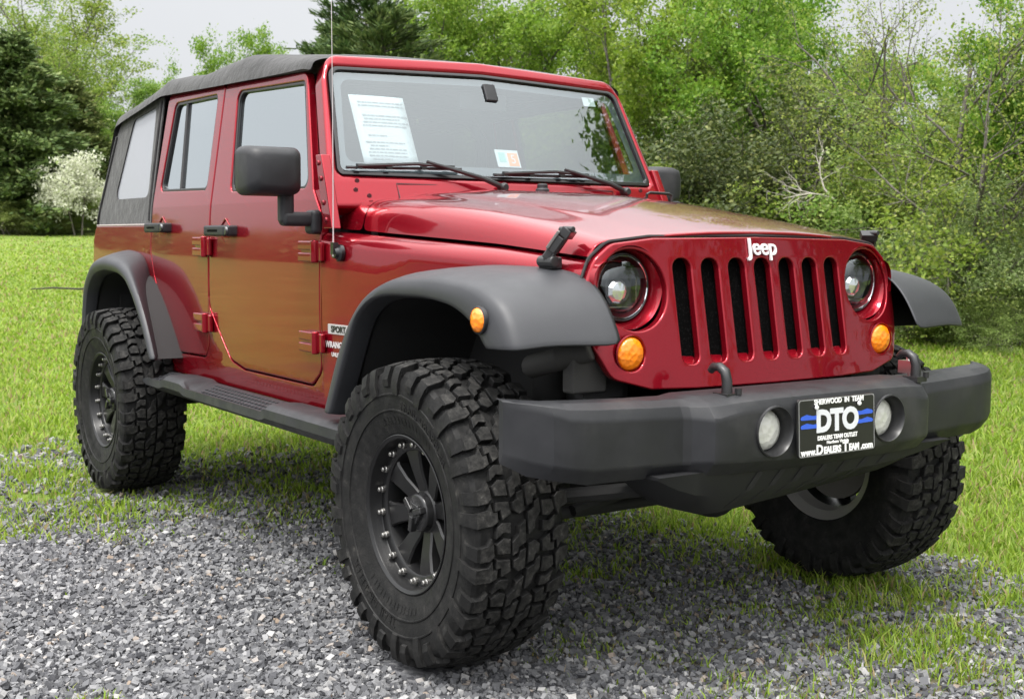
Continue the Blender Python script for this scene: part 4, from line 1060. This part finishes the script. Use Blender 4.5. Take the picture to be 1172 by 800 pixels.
def blades():
    x, y, r = fan(680000, 2.0, 58, .56, 1)
    c = cover(x, y); n2 = fbm(x, y, 5.5, 3, 41)
    k = (rs.rand(len(x)) < c**1.2*np.clip(.35+1.5*(n2-.25), .2, 1)*np.clip((60-r)/34, 0, 1)**.7) & tyre_clear(x, y)
    x, y, r = x[k], y[k], r[k]; n = len(x)
    # a few separate tufts on the bare stones
    tx, ty = [], []
    for (ax0, ay0, s_, m_) in ((-.22, -1.83, .045, 260), (.62, .40, .07, 160), (1.15, .75, .09, 260), (.95, 1.15, .10, 260), (.15, .25, .06, 100), (-.1, .75, .08, 160)):
        tx.append(ax0+rs.randn(m_)*s_); ty.append(ay0+rs.randn(m_)*s_)
    tx, ty = np.concatenate(tx), np.concatenate(ty)
    x = np.r_[x, tx]; y = np.r_[y, ty]; r = np.r_[r, np.hypot(tx-CAMP[0], ty-CAMP[1])]; n = len(x)
    lush = cover(x, y); h = (.016+.046*rs.rand(n)**1.4)*(.45+.75*lush)*(.7+.6*fbm(x, y, 2.5, 2, 51)); wdt = (.0016+.0016*rs.rand(n))*np.clip(r/3.5, 1, 12)
    a = rs.rand(n)*2*np.pi; lean = (.25+.85*rs.rand(n))*h; dx, dy = np.cos(a), np.sin(a); b = a+np.pi/2+rs.randn(n)*.5; px, py = np.cos(b)*wdt, np.sin(b)*wdt
    z = ground_z(x, y)-.002
    P0 = np.stack([x-px, y-py, z], 1); P1 = np.stack([x+px, y+py, z], 1)
    mx_, my_ = x+dx*lean*.35, y+dy*lean*.35
    P2 = np.stack([mx_+px*.8, my_+py*.8, z+h*.62], 1); P3 = np.stack([mx_-px*.8, my_-py*.8, z+h*.62], 1)
    ex, ey = x+dx*lean, y+dy*lean
    P4 = np.stack([ex+px*.12, ey+py*.12, z+h*.95], 1); P5 = np.stack([ex-px*.12, ey-py*.12, z+h*.95], 1)
    v = np.stack([P0, P1, P2, P3, P4, P5], 1).reshape(-1, 3); o = 6*np.arange(n)[:, None]
    fq = np.concatenate([np.array([[0, 1, 2, 3]])+o, np.array([[3, 2, 4, 5]])+o], 1).reshape(-1, 4)
    return raw_mesh('grass', v, fq)
def leafy(name, stops, transl=.35, hue=.0, rough=.55):
    m = bpy.data.materials.new(name); m.use_nodes = True
    n, l = m.node_tree.nodes, m.node_tree.links; b = n['Principled BSDF']; b.inputs['Roughness'].default_value = rough; b.inputs['Specular IOR Level'].default_value = .3
    ge = n.new('ShaderNodeNewGeometry'); c = ramp(m, ge.outputs['Random Per Island'], stops)
    oi = n.new('ShaderNodeObjectInfo'); h = n.new('ShaderNodeHueSaturation'); l.new(c, h.inputs['Color'])
    q = n.new('ShaderNodeMapRange'); q.inputs['To Min'].default_value = .5-.018; q.inputs['To Max'].default_value = .5+.018; l.new(oi.outputs['Random'], q.inputs['Value']); l.new(q.outputs[0], h.inputs['Hue'])
    l.new(h.outputs[0], b.inputs['Base Color'])
    t = n.new('ShaderNodeBsdfTranslucent'); l.new(h.outputs[0], t.inputs[0]); ms = n.new('ShaderNodeMixShader'); ms.inputs[0].default_value = transl
    l.new(b.outputs[0], ms.inputs[1]); l.new(t.outputs[0], ms.inputs[2]); l.new(ms.outputs[0], n['Material Output'].inputs[0])
    return m
GRASSM = leafy('grass_blades', [(0, (.125, .200, .018)), (.45, (.21, .310, .028)), (.72, (.30, .39, .045)), (.88, (.32, .34, .10)), (.94, (.33, .25, .13)), (1, (.24, .16, .09))], .48)
go = finish(blades(), 'grass', GRASSM, None, angle=0); go['kind'] = 'stuff'; tag(go, 'short bright green grass of the lawn and verge', 'grass')

# a thin dark tapered line low over the lawn
sx0, sy0 = CAMP[0]+24.4*math.cos(YAW+.372), CAMP[1]+24.4*math.sin(YAW+.372)
mb = MB(); mb.tube([(0, 0, .05), (.4, .02, .075), (.9, -.02, .06), (1.35, .03, .09)], [.012, .018, .02, .03], 6)
sk = mb.obj('dark_line', mat('dark_line_brown', (.05, .045, .035), .9), None, angle=60); sk.location = (sx0, sy0, float(ground_z(np.array([sx0]), np.array([sy0]))[0])); sk.rotation_euler = (0, 0, YAW-math.pi/2-.02)
tag(sk, 'thin dark line on the lawn behind the rear wheel', 'dark_line')

# ================================================================== trees and shrubs
def branches(rng, spec):
    """spec: list of levels (children, length ratio, spread, up) -> segments, tips"""
    segs = []; tips = []
    def grow(p, d, ln, rad, lev):
        n = 4; pts = [p]; q = p.copy(); dd = d.copy()
        for i in range(n):
            dd = (dd+Vector((rng.gauss(0, 1), rng.gauss(0, 1), rng.gauss(0, 1)))*spec['wob']+Vector((0, 0, spec['up'][min(lev, len(spec['up'])-1)]))*.25).normalized()
            q = q+dd*(ln/n); pts.append(q.copy())
        r1 = rad*(.55 if lev else .45); segs.append((pts, [lerp(rad, r1, i/n) for i in range(n+1)], lev))
        if lev >= spec['levels']:
            tips.append(pts[-1]); tips.append(pts[2]); return
        nc = spec['kids'][lev]
        for k in range(nc):
            t = spec['start'][lev]+(1-spec['start'][lev])*(k+rng.random())/nc; j = min(int(t*n), n-1); base = pts[j].lerp(pts[j+1], t*n-j)
            az = k*2.4+rng.random()*1.2; sp = spec['spread'][lev]*(.75+.5*rng.random())
            a = dd.cross(Vector((.3, .2, 1)));
            if a.length < .1: a = Vector((1, 0, 0))
            a.normalize(); b = dd.cross(a)
            nd = (dd*math.cos(sp)+(a*math.cos(az)+b*math.sin(az))*math.sin(sp)).normalized()
            grow(base, nd, ln*spec['ratio'][lev]*(.7+.5*rng.random())*(1-.35*t*(lev == 0)*spec.get('cone', 0)), lerp(rad, r1, t)*.62, lev+1)
        if lev >= 1: tips.append(pts[-1])
    for (p, d, ln, rad) in spec['stems']: grow(Vector(p), Vector(d).normalized(), ln, rad, 0)
    return segs, tips
def wood_mesh(segs, name, minlev=9):
    mb = MB()
    for pts, rad, lev in segs:
        if lev <= minlev: mb.tube(pts, rad, (8, 6, 5, 4, 3)[min(lev, 4)], cap=False)
    me = mb.mesh(name); me.polygons.foreach_set('use_smooth', np.ones(len(me.polygons), bool)); return me
def leaf_mesh(pos, size, rr, name, aspect=.55, flat=0.0, droop=0.0, axis_=None):
    n = len(pos); d = rr.randn(n, 3); d[:, 2] = d[:, 2]*(1-flat)-droop
    if axis_ is not None: d = d*.55+axis_
    d /= np.linalg.norm(d, axis=1)[:, None]+1e-9
    u = rr.randn(n, 3); u[:, 2] *= (1-flat*.6); s = np.cross(d, u); s /= np.linalg.norm(s, axis=1)[:, None]+1e-9
    L_ = size*(.6+.8*rr.rand(n))[:, None]; W_ = L_*aspect*.5
    nrm = np.cross(d, s)
    v = np.stack([pos, pos+d*L_*.5+s*W_+nrm*L_*.08, pos+d*L_, pos+d*L_*.5-s*W_+nrm*L_*.08], 1).reshape(-1, 3)
    return raw_mesh(name, v, (np.arange(n)[:, None]*4+np.arange(4)[None]))
def clumps(tips, n, sig, rr, hole=.0):
    t = np.array([tuple(p) for p in tips]); w_ = rr.rand(len(t))**1.5+.15; w_ /= w_.sum()
    i = rr.choice(len(t), n, p=w_); return t[i]+rr.randn(n, 3)*np.array(sig)
BARK = mat('bark', (.12, .10, .085), .9)
n_, l_, b_ = nodes(BARK); l_.new(ramp(BARK, noise(BARK, 12, 6, .7), [(.35, (.055, .045, .038)), (.7, (.20, .18, .155))]), b_.inputs['Base Color']); bump(BARK, noise(BARK, 30, 5), .6, .02)
GREYWOOD = mat('bleached_wood', (.36, .33, .29), .85)
SPRING = leafy('spring_leaves', [(0, (.085, .165, .014)), (.4, (.155, .265, .024)), (.8, (.23, .345, .04)), (1, (.31, .39, .08))], .5)
YELLOW = leafy('yellow_green_leaves', [(0, (.09, .155, .02)), (.4, (.175, .275, .038)), (.8, (.26, .35, .06)), (1, (.34, .38, .11))], .48)
OLIVE = leafy('olive_leaves', [(0, (.09, .145, .028)), (.5, (.18, .26, .058)), (1, (.30, .36, .12))], .45)
SAGE = leafy('sage_leaves', [(0, (.13, .185, .055)), (.5, (.24, .305, .105)), (1, (.36, .41, .18))], .45)
CEDAR = leafy('cedar_needles', [(0, (.055, .088, .026)), (.5, (.105, .150, .044)), (.9, (.165, .21, .064)), (1, (.22, .23, .10))], .15, rough=.7)
PINE = leafy('dark_pine_needles', [(0, (.035, .065, .018)), (.5, (.07, .115, .03)), (1, (.13, .17, .05))], .2, rough=.7)
BLOSSOM = leafy('white_blossom', [(0, (.30, .36, .18)), (.35, (.55, .58, .42)), (1, (.80, .80, .70))], .4)
DKGREEN = leafy('dark_juniper_leaves', [(0, (.030, .050, .014)), (.5, (.062, .092, .024)), (.85, (.105, .14, .036)), (1, (.18, .20, .06))], .25)
protos = {}
def proto(kind, seed):
    key = (kind, seed)
    if key in protos: return protos[key]
    rng = random.Random(seed*31+len(kind)); rr = np.random.RandomState(seed*7+3)
    if kind == 'broadleaf':       # unit height 10 m
        sp = dict(levels=3, wob=.16, up=(.3, .35, .2, 0), kids=(9, 5, 5), start=(.22, .25, .2), ratio=(.52, .52, .5), spread=(.85, .75, .8), stems=[((0, 0, 0), (.04, .02, 1), 8.2, .17)])
        segs, tips = branches(rng, sp); tr = wood_mesh(segs, 'trunk'); p = clumps(tips, 46000, (.25, .25, .19), rr); lf = leaf_mesh(p, .145, rr, 'crown', .6); m = SPRING
    elif kind == 'airy':
        sp = dict(levels=3, wob=.14, up=(.2, .5, .3, .1), kids=(10, 6, 4), start=(.25, .2, .2), ratio=(.50, .50, .5), spread=(.62, .65, .8), stems=[((0, 0, 0), (.02, .03, 1), 9, .15)])
        segs, tips = branches(rng, sp); tr = wood_mesh(segs, 'trunk'); p = clumps(tips, 20000, (.20, .20, .16), rr); lf = leaf_mesh(p, .135, rr, 'crown', .6); m = YELLOW
    elif kind == 'bare':
        sp = dict(levels=4, wob=.17, up=(.1, .25, .2, .1), kids=(7, 5, 4, 3), start=(.3, .25, .2, .2), ratio=(.55, .55, .52, .5), spread=(.75, .7, .75, .8), stems=[((0, 0, 0), (.08, .05, 1), 6.8, .12), ((.3, .1, 0), (-.25, .3, 1), 5.6, .09)])
        segs, tips = branches(rng, sp); tr = wood_mesh(segs, 'trunk'); p = clumps(tips, 9500, (.20, .20, .17), rr); lf = leaf_mesh(p, .085, rr, 'crown', .6); m = YELLOW
    elif kind == 'cedar':         # dense cone, 9 m
        segs = [([Vector((0, 0, 9*t)) for t in (0, .3, .6, .9)], [.16, .12, .07, .02], 0)]; pos = []; ax = []
        for k in range(250):
            t = (k/250)**.9; z = .35+8.6*t; R0 = (2.5*(1-t)**.75+.12)*(.50+.85*rng.random()**1.3)*min(1, .55+z*.35); a = k*2.399+rng.random()
            e_ = Vector((math.cos(a)*R0, math.sin(a)*R0, z+R0*(.18-.35*rng.random()))); b0 = Vector((0, 0, z-.05)); segs.append(([b0, b0.lerp(e_, .5)+Vector((0, 0, .06)), e_], [.022, .014, .005], 3))
            m_ = int(40+95*R0)
            tt = rr.rand(m_)**.6; pos.append(np.array(b0)[None]*(1-tt[:, None])+np.array(e_)[None]*tt[:, None]+rr.randn(m_, 3)*np.array([.17, .17, .12])*(.6+.5*R0/2)); ax.append(np.tile(np.array([math.cos(a), math.sin(a), .25]), (m_, 1)))
        tr = wood_mesh(segs, 'trunk'); lf = leaf_mesh(np.concatenate(pos), .24, rr, 'crown', .40, axis_=np.concatenate(ax)); m = CEDAR
    elif kind == 'pine':          # open spiky top, 9 m
        segs = [([Vector((0, 0, 9*t)) for t in (0, .3, .6, .95)], [.17, .12, .07, .015], 0)]; pos = []; ax = []
        for k in range(95):
            t = k/95; z = 1.2+7.7*t; R0 = (2.6*(1-t)**.8+.25)*(.6+.6*rng.random()); a = k*2.399+rng.random()*.8; el = .15+.55*t
            e_ = Vector((math.cos(a)*R0, math.sin(a)*R0, z+R0*el)); b0 = Vector((0, 0, z)); segs.append(([b0, b0.lerp(e_, .55)-Vector((0, 0, .04)), e_], [.03, .018, .005], 3))
            m_ = int(60+110*R0); tt = .25+.75*rr.rand(m_); pos.append(np.array(b0)[None]*(1-tt[:, None])+np.array(e_)[None]*tt[:, None]+rr.randn(m_, 3)*.10*(1.2-tt[:, None]*.6)); ax.append(np.tile(np.array([math.cos(a), math.sin(a), .5+el]), (m_, 1)))
        tr = wood_mesh(segs, 'trunk'); lf = leaf_mesh(np.concatenate(pos), .20, rr, 'crown', .22, axis_=np.concatenate(ax)); m = PINE
    elif kind in ('bush', 'sage', 'thicket'):   # many stems from the ground, 3 m
        st = [((rng.gauss(0, .35), rng.gauss(0, .35), 0), (rng.gauss(0, .45), rng.gauss(0, .45), 1), 1.6+.8*rng.random(), .022) for _ in range(11)]
        sp = dict(levels=2, wob=.2, up=(.1, .1, -.05), kids=(6, 5), start=(.12, .15), ratio=(.62, .55), spread=(.75, .85), stems=st)
        segs, tips = branches(rng, sp); tr = wood_mesh(segs, 'trunk')
        p = clumps(tips, {'bush': 46000, 'sage': 46000, 'thicket': 40000}[kind], (.10, .10, .085), rr); p[:, 2] = np.abs(p[:, 2])
        lf = leaf_mesh(p, {'bush': .058, 'sage': .056, 'thicket': .052}[kind], rr, 'crown', {'bush': .62, 'sage': .38, 'thicket': .5}[kind]); m = {'bush': YELLOW, 'sage': SAGE, 'thicket': OLIVE}[kind]
    elif kind == 'blossom':       # layered small tree, 4 m
        st = [((-.22, 0, 0), (-.18, .06, 1), 2.3, .06), ((.22, .05, 0), (.12, -.05, 1), 2.2, .055)]
        sp = dict(levels=2, wob=.12, up=(.1, .1, .05), kids=(9, 6), start=(.45, .2), ratio=(.70, .5), spread=(1.0, .8), stems=st)
        segs, tips = branches(rng, sp); tr = wood_mesh(segs, 'trunk'); t = []
        p = clumps(tips, 11000, (.22, .22, .10), rr); lf = leaf_mesh(p, .12, rr, 'crown', .8, flat=.5); m = BLOSSOM
    elif kind == 'dead':
        st = [((0, 0, 0), (.5, -.15, .45), 2.4, .045), ((0, .1, 0), (.6, .2, .30), 2.2, .04), ((0, -.1, 0), (.55, -.5, .55), 2.0, .035)]
        sp = dict(levels=2, wob=.16, up=(-.05, -.05, -.1), kids=(5, 4), start=(.3, .2), ratio=(.5, .5), spread=(.5, .6), stems=st)
        segs, tips = branches(rng, sp); tr = wood_mesh(segs, 'branch'); lf = None; m = None
    tr.materials.append(GREYWOOD if kind == 'dead' else BARK)
    if lf: lf.materials.append(m)
    H = max(v.co.z for v in (lf or tr).vertices)
    protos[key] = (tr, lf, H); return protos[key]
NAMES = {'broadleaf': 'broadleaf_tree', 'airy': 'broadleaf_tree', 'bare': 'bare_tree', 'cedar': 'cedar_tree', 'pine': 'pine_tree', 'bush': 'bush', 'sage': 'bush', 'thicket': 'bush', 'blossom': 'blossom_tree', 'dead': 'dead_branch'}
def plant(kind, seed, x, y, h, label, cat='tree', group=None, wide=1.0, rz=0, crown_mat=None, z=None):
    tr, lf, H = proto(kind, seed); s = h/H
    t = tag(empty(NAMES[kind], (x, y, float(ground_z(np.array([x]), np.array([y]))[0])-.03 if z is None else z)), label, cat, group)
    t.rotation_euler = (0, 0, rz); t.scale = (s*wide, s*wide, s)
    a = bpy.data.objects.new('stem' if cat == 'bush' else ('branch' if kind == 'dead' else 'trunk'), tr); col.objects.link(a); a.parent = t
    if lf:
        b = bpy.data.objects.new('crown', lf); col.objects.link(b); b.parent = t
        if crown_mat: b.material_slots[0].link = 'OBJECT'; b.material_slots[0].material = crown_mat
    return t
def at(u, d):
    """bearing u (in 1/1172 of the view), distance d metres from the tripod"""
    a = YAW-math.atan((u-586)/1411.7); return CAMP[0]+d*math.cos(a), CAMP[1]+d*math.sin(a)
def hgt(v, d, x, y): return 1.2245+d*(273.4-v)/1411.7-float(gh(x, y))
def put(kind, seed, u, d, v, label, **k):
    x, y = at(u, d); return plant(kind, seed, x, y, hgt(v, d, x, y), label, **k)
# far left, across the field
put('cedar', 1, 22, 60, 58, 'broad dark cedar at the far left edge of the field', wide=1.55, rz=.3)
put('cedar', 2, 84, 63, 105, 'shorter dark cedar behind the white blossoming tree', wide=1.5, rz=2)
put('cedar', 1, -30, 62, 90, 'dark cedar cut by the left frame edge', wide=1.5, rz=4)
put('blossom', 1, 91, 57, 178, 'small white blossoming tree with two pale stems at the field edge', rz=1.5, wide=.74)
put('airy', 1, 140, 68, 38, 'thin pale green tree rising behind the soft top corner', wide=1.1, rz=1)
put('airy', 2, 66, 72, -30, 'tall half-bare tree behind the dark cedars, top left', wide=1.2, rz=2)
put('broadleaf', 1, 175, 66, 95, 'rounded green tree low behind the soft top, right of the pale one', wide=1.0, rz=3, crown_mat=YELLOW)
put('airy', 1, 10, 75, -20, 'half-bare tall tree with pale leaves in the top left corner', wide=1.3, rz=5)
put('bush', 1, 128, 58, 222, 'low green bush right of the white blossoming tree', cat='bush', wide=1.2)
put('thicket', 1, 10, 58, 232, 'low dark scrub at the foot of the left cedar', cat='bush', wide=2.2)
put('thicket', 2, 60, 58.5, 238, 'low scrub between the cedars and the white blossoming tree', cat='bush', wide=2.2)
put('broadleaf', 2, 330, 48, 26, 'bright small-topped tree peeking over the soft top', wide=.75, rz=2)
# behind the roof and windscreen
put('pine', 1, 420, 31, -25, 'dark spiky pine rising above the windscreen corner', wide=1.55, rz=1)
put('pine', 1, 462, 33, 15, 'second dark pine close behind the spiky one', wide=1.4, rz=3.4)
put('pine', 1, 440, 25, 8, 'dark pine right behind the windscreen header, nearest of the three', wide=1.9, rz=2.2)
put('cedar', 3, 392, 34, 20, 'dark cedar left of the spiky pine above the roof', wide=1.1, rz=2)
put('broadleaf', 1, 500, 29, -60, 'bright green tree just right of the spiky pine', wide=.95, rz=0)
put('broadleaf', 3, 585, 27, -50, 'bright green leafy tree above the middle of the windscreen', wide=.95, rz=2.1)
put('broadleaf', 2, 672, 25.5, -40, 'bright green tree above the right end of the windscreen', wide=.95, rz=4.2)
put('airy', 3, 620, 34, -90, 'tall airy tree behind the leafy ones over the windscreen', wide=1.1, rz=4)
put('airy', 2, 762, 30, -80, 'tall airy tree with sky showing through, right of the windscreen', wide=1.1, rz=.6)
put('cedar', 2, 468, 27, 62, 'dark low cedar right behind the windscreen header', wide=1.3, rz=3.3)
put('broadleaf', 1, 770, 23, 40, 'mid green tree right behind the far door mirror', wide=1.0, rz=5, crown_mat=OLIVE)
put('bush', 1, 806, 19.5, 96, 'dark green juniper above the bonnet, nearer the door mirror', wide=1.25, rz=1.1, crown_mat=DKGREEN)
put('bush', 2, 885, 18.6, 84, 'dark green juniper behind the bleached dead branches', wide=1.25, rz=3.0, crown_mat=DKGREEN)
put('bush', 1, 850, 20.5, 110, 'dark juniper filling the gap between the two nearer dark ones', wide=1.3, rz=5.0, crown_mat=DKGREEN)
put('broadleaf', 3, 850, 26, -30, 'bright green tree above the dark cedars', wide=1.0, rz=1.2)
put('broadleaf', 2, 930, 24, -40, 'bright green tree left of the sky gap', wide=.9, rz=3.1)
put('bush', 2, 742, 18.5, 175, 'green bush between the windscreen and the dark cedars', cat='bush', wide=1.0, rz=1)
x_, y_ = at(950, 16.4); plant('dead', 1, x_, y_, 1.0, 'bleached dead branches sticking out left of the yellow-green bush', cat='branch', rz=R(236), z=1.75)
# right hand hedge
put('bush', 1, 985, 18.2, 108, 'tall yellow-green bush left of the grey-green one', cat='bush', wide=1.19, rz=2)
put('bush', 2, 1035, 19.0, 130, 'yellow-green bush standing behind the gap in the hedge', cat='bush', wide=1.12, rz=4)
put('sage', 1, 1115, 16.6, 175, 'grey-green bush nearest the right frame edge', cat='bush', wide=1.25, rz=1)
put('thicket', 1, 1060, 17.6, 205, 'tangled olive thicket behind the left front wing', cat='bush', wide=1.50, rz=3)
put('thicket', 2, 1150, 18.0, 95, 'tall olive thicket behind the grey-green bush', cat='bush', wide=1.25, rz=5)
put('thicket', 1, 1010, 16.9, 290, 'low brambles at the lawn edge right of the bonnet', cat='bush', wide=1.75, rz=2)
put('bush', 1, 1085, 15.9, 300, 'low green brambles at the foot of the grey-green bush', cat='bush', wide=1.62, rz=.4)
put('thicket', 2, 1160, 15.4, 305, 'low brambles at the right frame edge of the lawn', cat='bush', wide=1.75, rz=.8)
put('bush', 1, 1000, 20.5, 160, 'yellow-green bush half hidden behind the tall one left of the sky gap', cat='bush', wide=1.3, rz=3.2)
put('sage', 2, 1085, 19.5, 165, 'grey-green bush between the thicket and the right-hand bush', cat='bush', wide=1.3, rz=2.2)
put('bare', 1, 1055, 19, -40, 'bare-branched tree in the sky gap at the top right', wide=.9, rz=1)
put('bare', 2, 1135, 17, -70, 'dark bare-branched tree leaning in at the right edge', wide=1.0, rz=3)
put('airy', 1, 1140, 21, 10, 'thin yellow-green tree behind the bare right-hand trees', wide=1.25, rz=2)
put('broadleaf', 2, 1175, 22, 45, 'yellow-green leafy tree filling the upper right corner', wide=1.0, rz=.9, crown_mat=YELLOW)
put('cedar', 1, 985, 26, 60, 'dark pointed cedar far back in the sky gap', wide=.7, rz=2)
put('broadleaf', 3, 1215, 17, -20, 'leafy tree just beyond the right frame edge', wide=.9, rz=2)
# hedge going on past the right edge (mirrored in the windscreen) and the wood closing the field
def wood():
    rr = np.random.RandomState(5); pos = []; n = 0
    for a in np.linspace(150, 318, 90):
        d = 86+10*math.sin(a*.21)+rr.rand()*8; x0, y0 = CAMP[0]+d*math.cos(R(a)), CAMP[1]+d*math.sin(R(a)); h = (6.5+3.5*rr.rand()) if a < 192 else (2.6+2.0*rr.rand()); m_ = 900
        p = rr.randn(m_, 3); p /= np.linalg.norm(p, axis=1)[:, None]; p *= (rr.rand(m_)**.4)[:, None]
        lob = 1+.35*np.sin(p[:, 0]*7+a)*np.sin(p[:, 2]*6+a*2); p = p*lob[:, None]*np.array([2.6, 2.6, h*.5])+np.array([x0, y0, h*.5+float(gh(x0, y0))]); pos.append(p)
    p = np.concatenate(pos); p = p[p[:, 2] > float(0)]
    return leaf_mesh(p, .75, rr, 'far_woods', .75)
fw = finish(wood(), 'far_woods', OLIVE, None, angle=0); fw['kind'] = 'stuff'; tag(fw, 'far line of woods closing the field behind the left-hand trees', 'woods')
for i, (x, y, h) in enumerate(((4.2, 8.4, 10.3), (2.4, 9.4, 9.4), (6.6, 8.6, 9.6))):
    plant('broadleaf', 1+i, x, y, h, ('leafy hedgerow tree reflected in the windscreen', 'tall leafy hedgerow tree beyond the view, mirrored in the glass', 'hedgerow tree beyond the right-hand bushes')[i], rz=i*2)
